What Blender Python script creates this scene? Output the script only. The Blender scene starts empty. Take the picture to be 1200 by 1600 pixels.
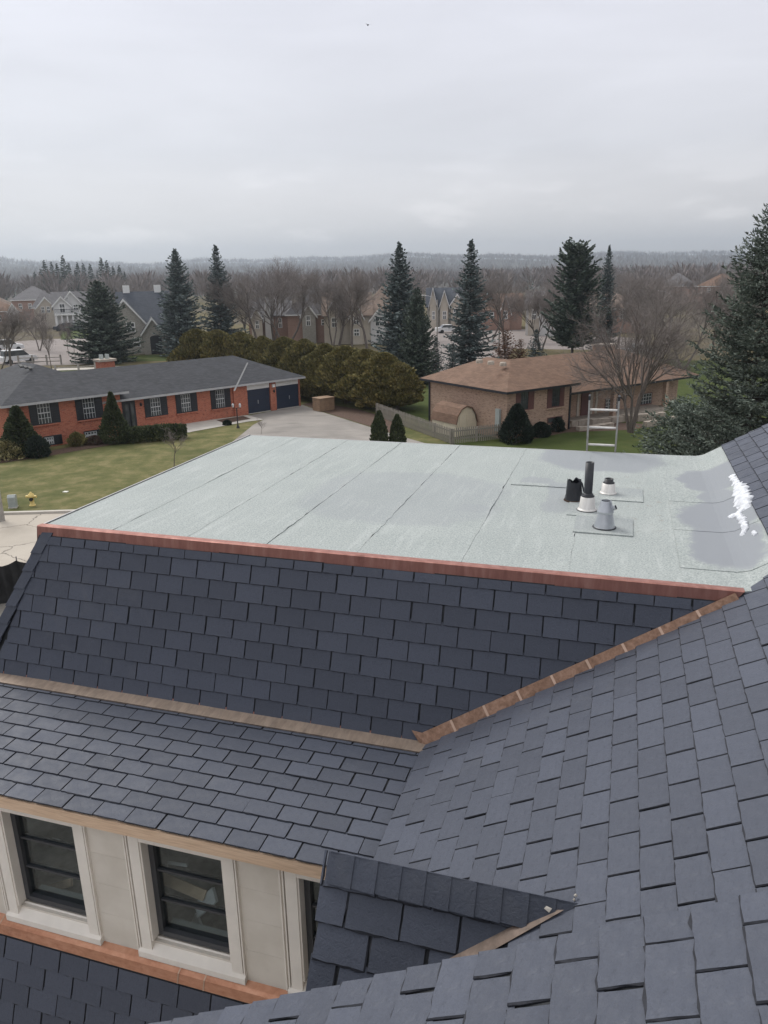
import bpy, math, random
import numpy as np
from mathutils import Vector, Matrix

# ------------------------------------------------------------------ camera
scene = bpy.context.scene
col = scene.collection
FPX, PITCH, ROLL, HEAD = 1192.395, 0.3013467, -0.0168704, 0.3019734
HC = 10.7                                   # eye height above the ground
_c, _s = math.cos(PITCH), math.sin(PITCH)
_f = np.array([0, _c, -_s]); _u0 = np.array([0, _s, _c]); _x0 = np.array([1.0, 0, 0])
CX = math.cos(ROLL)*_x0 + math.sin(ROLL)*_u0
CU = -math.sin(ROLL)*_x0 + math.cos(ROLL)*_u0
cam_d = bpy.data.cameras.new('camera')
cam = bpy.data.objects.new('camera', cam_d); col.objects.link(cam)
cam_d.sensor_fit = 'VERTICAL'; cam_d.sensor_height = 24.0
cam_d.lens = FPX/1600*24.0
cam_d.clip_start = 0.05; cam_d.clip_end = 30000
M = Matrix(((CX[0], CU[0], -_f[0], 0), (CX[1], CU[1], -_f[1], 0), (CX[2], CU[2], -_f[2], HC), (0, 0, 0, 1)))
cam.matrix_world = M
scene.camera = cam

# ------------------------------------------------------------------ sky, sun, exposure
SUN_EL, SUN_AZ = math.radians(46), math.radians(-42)      # azimuth from +Y towards +X
world = bpy.data.worlds.new('World'); scene.world = world; world.use_nodes = True
wn, wl = world.node_tree.nodes, world.node_tree.links
wn.clear()
def WN(t, **k):
    n = wn.new(t)
    for a, b in k.items(): setattr(n, a, b)
    return n
w_out = WN('ShaderNodeOutputWorld'); w_bg = WN('ShaderNodeBackground'); w_bg.inputs['Strength'].default_value = 0.077
nish = WN('ShaderNodeTexSky', sky_type='NISHITA', sun_disc=False, sun_elevation=SUN_EL, sun_rotation=SUN_AZ)
tc = WN('ShaderNodeTexCoord'); sep = WN('ShaderNodeSeparateXYZ')
wl.new(tc.outputs['Generated'], sep.inputs[0])
ramp = WN('ShaderNodeValToRGB')                           # overcast deck: pale warm at the horizon, cool above
cr = ramp.color_ramp
cr.elements[0].position = 0.0; cr.elements[0].color = (0.86, 0.79, 0.745, 1)
cr.elements[1].position = 1.0; cr.elements[1].color = (1.0, 1.0, 1.0, 1)
for p, c in ((0.05, (0.79, 0.745, 0.72, 1)), (0.14, (0.65, 0.645, 0.675, 1)), (0.32, (0.68, 0.68, 0.745, 1)), (0.5, (0.70, 0.70, 0.74, 1))):
    e = cr.elements.new(p); e.color = c
wl.new(sep.outputs['Z'], ramp.inputs[0])
mp = WN('ShaderNodeMapping'); mp.inputs['Scale'].default_value = (1.6, 1.6, 9.0)
wl.new(tc.outputs['Generated'], mp.inputs[0])
nz = WN('ShaderNodeTexNoise'); nz.inputs['Scale'].default_value = 1.7; nz.inputs['Detail'].default_value = 7; nz.inputs['Roughness'].default_value = 0.52
nz.inputs['Distortion'].default_value = 0.35
wl.new(mp.outputs[0], nz.inputs['Vector'])
mr = WN('ShaderNodeMapRange'); mr.inputs['From Min'].default_value = 0.3; mr.inputs['From Max'].default_value = 0.72
mr.inputs['To Min'].default_value = 9.2; mr.inputs['To Max'].default_value = 10.8
wl.new(nz.outputs['Fac'], mr.inputs['Value'])
# a soft low bank of cumulus showing under the deck, all the way round near the horizon
mp2 = WN('ShaderNodeMapping'); mp2.inputs['Scale'].default_value = (3.0, 3.0, 11.0); mp2.inputs['Location'].default_value = (0.35, 0.1, 0.0)
wl.new(tc.outputs['Generated'], mp2.inputs[0])
nz2 = WN('ShaderNodeTexNoise'); nz2.inputs['Scale'].default_value = 2.2; nz2.inputs['Detail'].default_value = 9; nz2.inputs['Roughness'].default_value = 0.55
wl.new(mp2.outputs[0], nz2.inputs['Vector'])
mr2 = WN('ShaderNodeMapRange', interpolation_type='SMOOTHSTEP'); mr2.inputs['From Min'].default_value = 0.52; mr2.inputs['From Max'].default_value = 0.66
wl.new(nz2.outputs['Fac'], mr2.inputs['Value'])
band = WN('ShaderNodeValToRGB'); b_ = band.color_ramp
b_.elements[0].position = 0.02; b_.elements[0].color = (0, 0, 0, 1)
b_.elements[1].position = 0.16; b_.elements[1].color = (0, 0, 0, 1)
e = b_.elements.new(0.05); e.color = (1, 1, 1, 1)
e = b_.elements.new(0.09); e.color = (0.5, 0.5, 0.5, 1)
wl.new(sep.outputs['Z'], band.inputs[0])
mm = WN('ShaderNodeMath', operation='MULTIPLY'); wl.new(mr2.outputs[0], mm.inputs[0]); wl.new(band.outputs[0], mm.inputs[1])
mm2 = WN('ShaderNodeMath', operation='MULTIPLY_ADD'); wl.new(mm.outputs[0], mm2.inputs[0]); mm2.inputs[1].default_value = 2.6; wl.new(mr.outputs[0], mm2.inputs[2])
vm = WN('ShaderNodeVectorMath', operation='SCALE'); wl.new(ramp.outputs[0], vm.inputs[0]); wl.new(mm2.outputs[0], vm.inputs['Scale'])
wmix = WN('ShaderNodeMix', data_type='RGBA'); wmix.inputs['Factor'].default_value = 0.96
wl.new(nish.outputs[0], wmix.inputs['A']); wl.new(vm.outputs[0], wmix.inputs['B'])
wl.new(wmix.outputs['Result'], w_bg.inputs['Color']); wl.new(w_bg.outputs[0], w_out.inputs[0])

sun_d = bpy.data.lights.new('sun', 'SUN'); sun_d.energy = 1.5; sun_d.angle = math.radians(25); sun_d.color = (1.0, 0.96, 0.9)
sun = bpy.data.objects.new('sun', sun_d); col.objects.link(sun)
_sd = Vector((math.sin(SUN_AZ)*math.cos(SUN_EL), math.cos(SUN_AZ)*math.cos(SUN_EL), math.sin(SUN_EL)))
sun.rotation_euler = _sd.to_track_quat('Z', 'Y').to_euler(); sun.location = (0, 0, 60)

scene.view_settings.view_transform = 'Standard'; scene.view_settings.look = 'None'
scene.view_settings.exposure = 0.72; scene.view_settings.gamma = 1.0; scene.view_settings.use_curve_mapping = False
scene.render.engine = 'CYCLES'
cy = scene.cycles
cy.max_bounces = 5; cy.diffuse_bounces = 3; cy.glossy_bounces = 3; cy.transmission_bounces = 4; cy.volume_bounces = 0
cy.transparent_max_bounces = 6; cy.caustics_reflective = False; cy.caustics_refractive = False
cy.use_denoising = True
random.seed(5); rng = np.random.default_rng(5)

# ------------------------------------------------------------------ measuring helpers
def ray(px, py): return CX*(px-600)/FPX + CU*(800-py)/FPX + _f
def gz(px, py, z=0.0):
    """world point where the sight line through a photo pixel reaches height z"""
    d = ray(px, py); return d*((z-HC)/d[2]) + np.array([0, 0, HC])
def at_dist(px, py, y):
    d = ray(px, py); return d*(y/d[1]) + np.array([0, 0, HC])
def z_at(px, py, P):
    d = ray(px, py); return HC + d[2]*math.hypot(P[0], P[1])/math.hypot(d[0], d[1])
def ground_dir(px, dist):
    d = ray(px, 600); d = d/math.hypot(d[0], d[1]); return np.array([d[0]*dist, d[1]*dist, 0.0])
def project(P):
    v = np.asarray(P, float)-np.array([0, 0, HC]); zc = v@_f
    return 600+FPX*(v@CX)/zc, 800-FPX*(v@CU)/zc, zc

class Frame:
    """a building's own axes: x along its front, y away behind it, z up"""
    def __init__(s, origin, rot):
        s.o = np.array([origin[0], origin[1], 0.0]); s.rot = rot
        s.X = np.array([math.cos(rot), math.sin(rot), 0]); s.Y = np.array([-math.sin(rot), math.cos(rot), 0])
    def w(s, p): return s.o + p[0]*s.X + p[1]*s.Y + np.array([0, 0, p[2]])
    def l(s, P): v = np.asarray(P)-s.o; return np.array([v@s.X, v@s.Y, v[2]])
    def hit(s, px, py, axis, val):
        o = s.l(np.array([0, 0, HC])); d = ray(px, py); d = np.array([d@s.X, d@s.Y, d[2]])
        return o + d*((val-o[axis])/d[axis])
    def hit_plane(s, px, py, n, c):
        n = np.array(n, float); o = s.l(np.array([0, 0, HC])); d = ray(px, py); d = np.array([d@s.X, d@s.Y, d[2]])
        return o + d*((c-n@o)/(n@d))

# ------------------------------------------------------------------ object helpers
def tag(o, label=None, cat=None, group=None, kind=None):
    if label: o['label'] = label
    if cat: o['category'] = cat
    if group: o['group'] = group
    if kind: o['kind'] = kind
    return o
def empty(name, loc, rot=0.0, **k):
    o = bpy.data.objects.new(name, None); o.empty_display_size = 0.3
    o.location = loc; o.rotation_euler = (0, 0, rot); col.objects.link(o); return tag(o, **k)
def link(name, me, parent=None, loc=(0, 0, 0), rot=None):
    o = bpy.data.objects.new(name, me); o.location = loc
    if rot is not None: o.rotation_euler = rot
    if parent is not None: o.parent = parent
    col.objects.link(o); return o

class MB:
    def __init__(s): s.v = []; s.f = []; s.m = []; s.uv = None
    def face(s, pts, m=0):
        i = len(s.v); s.v += [tuple(map(float, p)) for p in pts]; s.f.append(list(range(i, i+len(pts)))); s.m.append(m)
    def mesh_add(s, vs, fs, m=0):
        i = len(s.v); s.v += [tuple(map(float, p)) for p in vs]
        for f in fs: s.f.append([k+i for k in f]); s.m.append(m)
    def box(s, x0, x1, y0, y1, z0, z1, m=0):
        v = [(x0, y0, z0), (x1, y0, z0), (x1, y1, z0), (x0, y1, z0), (x0, y0, z1), (x1, y0, z1), (x1, y1, z1), (x0, y1, z1)]
        s.mesh_add(v, [(0, 3, 2, 1), (4, 5, 6, 7), (0, 1, 5, 4), (1, 2, 6, 5), (2, 3, 7, 6), (3, 0, 4, 7)], m)
    def prism(s, poly, d, m=0):
        """extrude polygon (3d pts) by vector d"""
        n = len(poly); a = [np.array(p, float) for p in poly]; b = [p+np.array(d, float) for p in a]
        s.mesh_add(a+b, [list(range(n))[::-1], list(range(n, 2*n))]+[(i, (i+1) % n, (i+1) % n+n, i+n) for i in range(n)], m)
    def tube(s, p0, p1, r0, r1=None, n=8, m=0, cap=True):
        r1 = r0 if r1 is None else r1
        p0 = np.array(p0, float); p1 = np.array(p1, float); d = p1-p0; d = d/np.linalg.norm(d)
        a = np.cross(d, [0, 0, 1.0] if abs(d[2]) < .9 else [1.0, 0, 0]); a /= np.linalg.norm(a); b = np.cross(d, a)
        ang = [2*math.pi*i/n for i in range(n)]
        v = [p0+r0*(math.cos(t)*a+math.sin(t)*b) for t in ang]+[p1+r1*(math.cos(t)*a+math.sin(t)*b) for t in ang]
        f = [(i, i+n, (i+1) % n+n, (i+1) % n) for i in range(n)]
        if cap: f += [list(range(n)), list(range(n, 2*n))[::-1]]
        s.mesh_add(v, f, m)
    def lathe(s, prof, n=20, c=(0, 0, 0), m=0):
        """prof: list of (r, z) from bottom to top"""
        v = []; k = len(prof)
        for r, z in prof:
            for i in range(n):
                t = 2*math.pi*i/n; v.append((c[0]+r*math.cos(t), c[1]+r*math.sin(t), c[2]+z))
        f = [(j*n+i, j*n+(i+1) % n, (j+1)*n+(i+1) % n, (j+1)*n+i) for j in range(k-1) for i in range(n)]
        s.mesh_add(v, f, m)
    def mesh(s, name, mats, smooth=False):
        me = bpy.data.meshes.new(name); me.from_pydata(s.v, [], s.f)
        for x in (mats if isinstance(mats, (list, tuple)) else [mats]): me.materials.append(x)
        if any(s.m): me.polygons.foreach_set('material_index', s.m)
        if smooth: me.polygons.foreach_set('use_smooth', [True]*len(me.polygons))
        me.update(); return me
    def build(s, name, mats, parent=None, smooth=False, loc=(0, 0, 0), **k):
        return tag(link(name, s.mesh(name, mats, smooth), parent, loc), **k)

def np_mesh(name, V, F, mat, attr=None):
    """V (n,3), F (m,k) fast mesh"""
    me = bpy.data.meshes.new(name); n, m, k = len(V), len(F), F.shape[1]
    me.vertices.add(n); me.vertices.foreach_set('co', np.ascontiguousarray(V, dtype=np.float32).ravel())
    me.loops.add(m*k); me.loops.foreach_set('vertex_index', np.ascontiguousarray(F, dtype=np.int32).ravel())
    me.polygons.add(m); me.polygons.foreach_set('loop_start', np.arange(m, dtype=np.int32)*k)
    me.materials.append(mat); me.update(calc_edges=True)
    if attr is not None:
        a = me.attributes.new('tone', 'FLOAT', 'FACE'); a.data.foreach_set('value', np.ascontiguousarray(attr, dtype=np.float32))
    return me

# ------------------------------------------------------------------ materials
class NT:
    def __init__(s, name):
        s.mat = bpy.data.materials.new(name); s.mat.use_nodes = True
        s.n = s.mat.node_tree.nodes; s.l = s.mat.node_tree.links
        s.b = s.n['Principled BSDF']
    def add(s, t, **k):
        x = s.n.new(t)
        for a, b in k.items(): setattr(x, a, b)
        return x
    def link(s, a, b): s.l.new(a, b)
    def coord(s, kind='Object', scale=None):
        t = s.add('ShaderNodeTexCoord'); o = t.outputs[kind]
        if scale is not None:
            m = s.add('ShaderNodeMapping'); m.inputs['Scale'].default_value = scale; s.link(o, m.inputs[0]); o = m.outputs[0]
        return o
    def noise(s, scale, detail=4, rough=.55, vec=None, dist=0.0):
        x = s.add('ShaderNodeTexNoise'); x.inputs['Scale'].default_value = scale; x.inputs['Detail'].default_value = detail
        x.inputs['Roughness'].default_value = rough; x.inputs['Distortion'].default_value = dist
        if vec is not None: s.link(vec, x.inputs['Vector'])
        return x.outputs['Fac']
    def ramp(s, fac, stops):
        r = s.add('ShaderNodeValToRGB'); c = r.color_ramp
        while len(c.elements) < len(stops): c.elements.new(.5)
        for e, (p, q) in zip(c.elements, stops): e.position = p; e.color = (*q, 1) if len(q) == 3 else q
        s.link(fac, r.inputs[0]); return r.outputs[0]
    def mix(s, a, b, fac, mode='MIX'):
        m = s.add('ShaderNodeMix', data_type='RGBA', blend_type=mode)
        for k, v in (('A', a), ('B', b), ('Factor', fac)):
            i = m.inputs[k] if k != 'Factor' else m.inputs['Factor']
            if isinstance(v, (int, float)): i.default_value = v
            elif isinstance(v, tuple): i.default_value = (*v, 1)
            else: s.link(v, i)
        return m.outputs['Result']
    def math(s, op, a, b=0.0, c=None):
        m = s.add('ShaderNodeMath', operation=op)
        for i, v in enumerate((a, b, c)):
            if v is None: continue
            if isinstance(v, (int, float)): m.inputs[i].default_value = v
            else: s.link(v, m.inputs[i])
        return m.outputs[0]
    def smooth(s, v, lo, hi, to0=0.0, to1=1.0):
        m = s.add('ShaderNodeMapRange', interpolation_type='SMOOTHSTEP')
        m.inputs['From Min'].default_value = lo; m.inputs['From Max'].default_value = hi
        m.inputs['To Min'].default_value = to0; m.inputs['To Max'].default_value = to1
        s.link(v, m.inputs['Value']); return m.outputs[0]
    def bump(s, h, strength=.3, dist=.01):
        b = s.add('ShaderNodeBump'); b.inputs['Strength'].default_value = strength; b.inputs['Distance'].default_value = dist
        s.link(h, b.inputs['Height']); s.link(b.outputs[0], s.b.inputs['Normal'])
    def set(s, color=None, rough=None, metal=None, spec=None):
        for k, v in (('Base Color', color), ('Roughness', rough), ('Metallic', metal), ('Specular IOR Level', spec)):
            if v is None: continue
            if isinstance(v, tuple): s.b.inputs[k].default_value = (*v, 1)
            elif isinstance(v, (int, float)): s.b.inputs[k].default_value = v
            else: s.link(v, s.b.inputs[k])
        return s.mat
    def rand_obj(s): return s.add('ShaderNodeObjectInfo').outputs['Random']
    def rand_island(s): return s.add('ShaderNodeNewGeometry').outputs['Random Per Island']

def simple(name, color, rough=.6, metal=0.0, spec=.5, var=.12, scale=3.0, bump=0.0):
    t = NT(name); n = t.noise(scale, 5, .6, t.coord())
    lo = tuple(max(0, c*(1-var)) for c in color); hi = tuple(c*(1+var) for c in color)
    c = t.ramp(n, [(.3, lo), (.7, hi)])
    if bump: t.bump(t.noise(scale*12, 4, .6, t.coord()), bump, .01)
    return t.set(c, rough, metal, spec)

def slate_mat(name, base, var=.10, rough=.42):
    t = NT(name); co = t.coord()
    n4 = t.noise(26, 6, .7, t.coord('Object', (1, 1, 1)), .8); n5 = t.noise(2.6, 5, .6, co, 1.2); n6 = t.noise(48, 3, .6, t.coord('Object', (1, .18, 1)))
    r = t.math('FRACT', t.math('ADD', t.rand_obj(), t.rand_island()))
    n1 = t.noise(7, 5, .6, co); n2 = t.noise(60, 4, .6, co)
    c = t.ramp(r, [(0, tuple(x*(1-var) for x in base)), (.6, base), (1, tuple(x*(1+var) for x in base))])
    c = t.mix(c, (base[0]*1.5, base[1]*1.45, base[2]*1.35), t.smooth(n1, .52, .8, 0, .28))
    c = t.mix(c, tuple(x*.62 for x in base), t.smooth(n2, .5, .78, 0, .55)); c = t.mix(c, tuple(x*1.45 for x in base), t.smooth(n4, .55, .8, 0, .5)); c = t.mix(c, tuple(x*.7 for x in base), t.smooth(n4, .48, .25, 0, .4)); c = t.mix(c, (.17, .17, .175), t.smooth(n6, .68, .8, 0, .35)); c = t.mix(c, (base[0]*1.25, base[1]*1.2, base[2]*1.1), t.smooth(n5, .5, .7, 0, .45))
    t.bump(t.math('ADD', t.math('MULTIPLY', n2, .5), t.math('MULTIPLY', n4, 1.6)), .5, .006)
    return t.set(c, t.smooth(t.noise(9, 3, .5, co), .3, .7, rough-.05, rough+.1), 0, .28)
MAT = {}
MAT['slate'] = slate_mat('slate', (.067, .0755, .101), .13, .5)
MAT['slate_edge'] = slate_mat('slate_cap', (.061, .069, .092), .07, .5)
MAT['deck'] = simple('roof_deck', (.02, .022, .026), .8)

def copper_mat(name, c0, c1, c2, rough, streak=(22, 22, 1.5), metal=.75):
    t = NT(name); co = t.coord(); s = t.coord('Object', streak)
    n = t.noise(2.5, 6, .65, s, .2); n2 = t.noise(3.5, 5, .6, co)
    c = t.ramp(n, [(.28, c0), (.5, c1), (.72, c2)])
    c = t.mix(c, tuple(x*.55 for x in c0), t.smooth(n2, .55, .8, 0, .5))
    r = t.math('FRACT', t.math('ADD', t.rand_obj(), t.rand_island()))
    c = t.mix(c, (1.2, 1.15, 1.1), t.math('MULTIPLY', r, .25), 'MULTIPLY')
    return t.set(c, t.smooth(n2, .3, .7, rough, rough+.2), metal, .5)
MAT['copper_red'] = copper_mat('copper_reddish', (.23, .105, .088), (.31, .15, .125), (.39, .215, .185), .5, (4.5, 4.5, .5), .6)
MAT['copper_new'] = copper_mat('copper_bright', (.40, .19, .12), (.50, .26, .17), (.58, .33, .23), .42, (3, 3, 9))
MAT['copper_brown'] = copper_mat('copper_brown', (.19, .115, .08), (.30, .185, .13), (.40, .265, .195), .5, (9, 9, 9))
MAT['copper_grey'] = copper_mat('copper_tarnished', (.17, .132, .108), (.235, .185, .15), (.30, .24, .195), .55, (7, 2, 2), .45)
MAT['dull_flash'] = copper_mat('dull_brown_flashing', (.11, .085, .07), (.16, .12, .098), (.22, .165, .135), .6, (6, 6, 6), .3)
MAT['copper_seam'] = simple('copper_seam', (.5, .35, .265), .4, .7)

t = NT('fascia_wood'); co = t.coord('Object', (1.2, 14, 30)); n = t.noise(3, 6, .6, co, .6)
c = t.ramp(n, [(.3, (.52, .36, .24)), (.55, (.70, .51, .36)), (.75, (.76, .58, .43))])
kn = t.add('ShaderNodeTexVoronoi'); kn.inputs['Scale'].default_value = 2.3; t.link(t.coord(), kn.inputs['Vector'])
c = t.mix(c, (.16, .08, .04), t.smooth(kn.outputs['Distance'], .015, .05, .85, 0))
MAT['wood'] = t.set(c, .65)

t = NT('limestone'); co = t.coord(); n = t.noise(2.2, 6, .6, co); n2 = t.noise(35, 5, .6, co)
c = t.ramp(n, [(.3, (.60, .55, .48)), (.55, (.68, .63, .56)), (.8, (.74, .69, .62))])
c = t.mix(c, (.36, .33, .29), t.smooth(n2, .6, .85, 0, .3)); t.bump(n2, .15, .003)
r = t.rand_obj(); c = t.mix(c, (.9, .9, .9), t.math('MULTIPLY', r, .5), 'MULTIPLY')
MAT['stone'] = t.set(c, .8)
MAT['stone_trim'] = simple('limestone_trim', (.78, .73, .665), .75, var=.06, scale=4, bump=.1)
MAT['win_frame'] = simple('charcoal_window_frame', (.05, .053, .06), .4)
MAT['room'] = simple('unfinished_room', (.36, .35, .33), .9, var=.7, scale=2.6)
MAT['pale_board'] = simple('pale_board', (.78, .8, .8), .6, var=.06)
MAT['board'] = simple('sawn_board', (.7, .52, .36), .7, var=.25, scale=6)
t = NT('window_glass')
lw = t.add('ShaderNodeLayerWeight'); lw.inputs['Blend'].default_value = .5
fr_ = t.math('MULTIPLY_ADD', t.math('POWER', lw.outputs['Facing'], 4.0), .85, .06)
gl = t.add('ShaderNodeBsdfGlossy'); gl.inputs['Roughness'].default_value = .02; gl.inputs['Color'].default_value = (.85, .9, .92, 1)
tr = t.add('ShaderNodeBsdfTransparent'); tr.inputs['Color'].default_value = (.8, .84, .85, 1)
mx = t.add('ShaderNodeMixShader'); t.link(fr_, mx.inputs[0]); t.link(tr.outputs[0], mx.inputs[1]); t.link(gl.outputs[0], mx.inputs[2])
t.link(mx.outputs[0], t.n['Material Output'].inputs['Surface']); MAT['glass'] = t.mat
t = NT('dark_pane'); MAT['pane'] = t.set(t.ramp(t.noise(1.5, 3, .5, t.coord()), [(.3, (.03, .034, .038)), (.7, (.09, .10, .105))]), .08, 0, .6)

# shingles: courses of tabs
def shingle_mat(name, base, var=.25, mott=(.5, .5, .5)):
    t = NT(name); co = t.coord()
    sp = t.add('ShaderNodeSeparateXYZ'); t.link(co, sp.inputs[0])
    v = t.add('ShaderNodeCombineXYZ'); t.link(t.math('ADD', sp.outputs[0], sp.outputs[1]), v.inputs[0]); t.link(t.math('MULTIPLY', sp.outputs[2], 2.6), v.inputs[1])
    br = t.add('ShaderNodeTexBrick'); t.link(v.outputs[0], br.inputs['Vector']); br.inputs['Scale'].default_value = 1.0
    br.inputs['Brick Width'].default_value = .3; br.inputs['Row Height'].default_value = .15; br.inputs['Mortar Size'].default_value = .008
    br.inputs['Color1'].default_value = (*[x*(1-var) for x in base], 1); br.inputs['Color2'].default_value = (*[x*(1+var) for x in base], 1)
    br.inputs['Mortar'].default_value = (*[x*.5 for x in base], 1)
    c = t.mix(br.outputs['Color'], tuple(x*1.25 for x in base), t.smooth(t.noise(.7, 4, .6, co), .45, .7, 0, .5))
    c = t.mix(c, tuple(x*.7 for x in base), t.smooth(t.noise(5, 4, .6, co), .5, .75, 0, .5))
    t.bump(br.outputs['Fac'], .3, .01)
    return t.set(c, .85, 0, .3)
MAT['shingle_dark'] = shingle_mat('charcoal_shingles', (.045, .047, .054))
MAT['shingle_brown'] = shingle_mat('brown_shingles', (.175, .108, .075), .2)
MAT['shingle_grey'] = shingle_mat('grey_shingles', (.13, .125, .13))
MAT['shingle_slate'] = shingle_mat('blue_grey_shingles', (.06, .068, .085))
MAT['shingle_tan'] = shingle_mat('tan_shingles', (.2, .15, .12))
def brick_mat(name, a, b, mort, dark):
    t = NT(name); co = t.coord(); sp = t.add('ShaderNodeSeparateXYZ'); t.link(co, sp.inputs[0])
    v = t.add('ShaderNodeCombineXYZ'); t.link(t.math('ADD', sp.outputs[0], sp.outputs[1]), v.inputs[0]); t.link(sp.outputs[2], v.inputs[1])
    br = t.add('ShaderNodeTexBrick'); t.link(v.outputs[0], br.inputs['Vector']); br.inputs['Scale'].default_value = 1.0
    br.inputs['Brick Width'].default_value = .25; br.inputs['Row Height'].default_value = .085; br.inputs['Mortar Size'].default_value = .009
    br.inputs['Bias'].default_value = -.1
    br.inputs['Color1'].default_value = (*a, 1); br.inputs['Color2'].default_value = (*b, 1); br.inputs['Mortar'].default_value = (*mort, 1)
    vv = t.add('ShaderNodeCombineXYZ'); t.link(t.math('MULTIPLY', t.math('ADD', sp.outputs[0], sp.outputs[1]), 3.2), vv.inputs[0]); t.link(t.math('MULTIPLY', sp.outputs[2], 11), vv.inputs[1])
    c = t.mix(br.outputs['Color'], dark, t.smooth(t.noise(1.3, 2, .5, vv.outputs[0]), .57, .66, 0, .75))
    t.bump(br.outputs['Fac'], -.3, .01)
    return t.set(c, .85, 0, .3)
MAT['brick_red'] = brick_mat('red_brick', (.38, .105, .062), (.46, .15, .088), (.40, .23, .165), (.14, .05, .045))
MAT['brick_brown'] = brick_mat('tan_brown_brick', (.36, .235, .175), (.46, .31, .23), (.42, .34, .27), (.16, .10, .085))
MAT['brick_far'] = brick_mat('far_brick', (.30, .17, .13), (.34, .21, .16), (.35, .28, .24), (.2, .12, .1))
MAT['stone_wall'] = brick_mat('field_stone', (.30, .285, .25), (.40, .375, .33), (.38, .36, .33), (.2, .19, .175))
MAT['shutter'] = simple('black_shutter', (.014, .016, .022), .5)
MAT['shutter_brown'] = simple('brown_shutter', (.12, .05, .045), .6)
MAT['white'] = simple('white_paint', (.72, .72, .71), .5, var=.05)
MAT['sash'] = simple('off_white_sash', (.5, .51, .52), .6, var=.06)
MAT['cream'] = simple('cream_stucco', (.5, .45, .38), .8, var=.1, scale=1)
MAT['white_siding'] = simple('pale_siding', (.58, .575, .57), .8, var=.06, scale=1)
MAT['gutter'] = simple('grey_gutter', (.42, .42, .43), .5)
MAT['navy'] = simple('navy_garage_door', (.017, .026, .05), .45)
MAT['iron'] = simple('black_iron', (.015, .015, .017), .5)
MAT['abs'] = simple('black_pipe_plastic', (.018, .02, .026), .45, var=.3, scale=8)
t = NT('galvanised_metal'); n = t.noise(9, 5, .6, t.coord()); MAT['galv'] = t.set(t.ramp(n, [(.3, (.46, .48, .51)), (.7, (.58, .60, .63))]), .38, .85)
t = NT('dull_aluminium'); n = t.noise(6, 5, .6, t.coord('Object', (6, 6, 1))); MAT['alum'] = t.set(t.ramp(n, [(.3, (.60, .58, .55)), (.7, (.74, .72, .69))]), .5, .55)
MAT['ladder'] = simple('ladder_aluminium', (.40, .385, .37), .5, .6, var=.2, scale=12)
MAT['rung'] = simple('ladder_rung', (.68, .66, .63), .5, .35, var=.15, scale=12)
MAT['snow'] = simple('snow', (.70, .72, .76), .75, var=.16, scale=14, bump=.6)
MAT['sign_grey'] = simple('grey_cabinet', (.34, .37, .36), .6)
MAT['hydrant'] = simple('yellow_hydrant', (.66, .5, .17), .5)
MAT['valley_metal'] = simple('dull_valley_metal', (.17, .17, .17), .6)
MAT['fence_grey'] = simple('weathered_picket', (.24, .22, .19), .85, var=.25, scale=4)
MAT['pole_wood'] = simple('weathered_pole', (.30, .28, .255), .85, var=.2, scale=5)
MAT['cedar_board'] = simple('cedar_boards', (.25, .165, .105), .75, var=.2, scale=3)
MAT['shed_cream'] = simple('cream_shed_paint', (.64, .57, .44), .75, var=.08)
MAT['tarp'] = simple('black_silt_fabric', (.016, .016, .017), .85, var=.35, scale=5, bump=.4)
MAT['car_white'] = simple('white_car_paint', (.68, .69, .7), .3)
MAT['car_silver'] = simple('silver_car_paint', (.4, .42, .44), .3, .4)
MAT['car_dark'] = simple('dark_car_paint', (.03, .035, .045), .3)
MAT['tyre'] = simple('tyre_rubber', (.015, .015, .015), .8)
MAT['paver'] = simple('stone_ledge', (.36, .31, .26), .85, var=.25, scale=3)
MAT['concrete'] = simple('pale_concrete', (.46, .43, .385), .85, var=.1, scale=1.5, bump=.1)
MAT['mulch'] = simple('brown_mulch', (.085, .05, .035), .95, var=.4, scale=9, bump=.4)
MAT['rock'] = simple('garden_rock', (.3, .26, .22), .9, var=.3, scale=4, bump=.4)
MAT['litter'] = simple('paper_litter', (.75, .74, .68), .8)
MAT['bird'] = simple('bird_feathers', (.03, .03, .03), .8)

def leaf_mat(name, a, b, c, island=True, rough=.7):
    t = NT(name); r = t.rand_island(); n = t.noise(.9, 3, .6, t.coord())
    cc = t.ramp(r, [(0, a), (.5, b), (1, c)]); cc = t.mix(cc, tuple(x*1.5 for x in c), t.smooth(n, .5, .75, 0, .45))
    o = t.rand_obj(); cc = t.mix(cc, (.75, .78, .8), t.math('MULTIPLY', o, .6), 'MULTIPLY')
    return t.set(cc, rough, 0, .2)
MAT['spruce_blue'] = leaf_mat('blue_spruce_needles', (.058, .082, .08), (.12, .152, .148), (.235, .275, .27))
MAT['spruce_green'] = leaf_mat('green_spruce_needles', (.045, .062, .05), (.085, .112, .088), (.165, .195, .155))
MAT['spruce_near'] = leaf_mat('grey_green_spruce_needles', (.045, .062, .046), (.10, .125, .10), (.205, .235, .195))
MAT['pine'] = leaf_mat('pine_needles', (.048, .07, .057), (.09, .12, .092), (.15, .18, .14))
MAT['arbor'] = leaf_mat('bronzed_cedar_foliage', (.08, .08, .027), (.155, .14, .052), (.27, .22, .085))
MAT['cone'] = leaf_mat('green_cedar_foliage', (.028, .04, .018), (.058, .074, .034), (.105, .118, .055))
MAT['yew'] = leaf_mat('dark_yew_foliage', (.012, .02, .015), (.022, .034, .026), (.045, .06, .042))
MAT['yellow'] = leaf_mat('yellow_shrub_leaves', (.17, .15, .07), (.28, .25, .12), (.4, .36, .2))
MAT['russet'] = leaf_mat('russet_needles', (.10, .045, .025), (.17, .08, .045), (.24, .125, .075))
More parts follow.
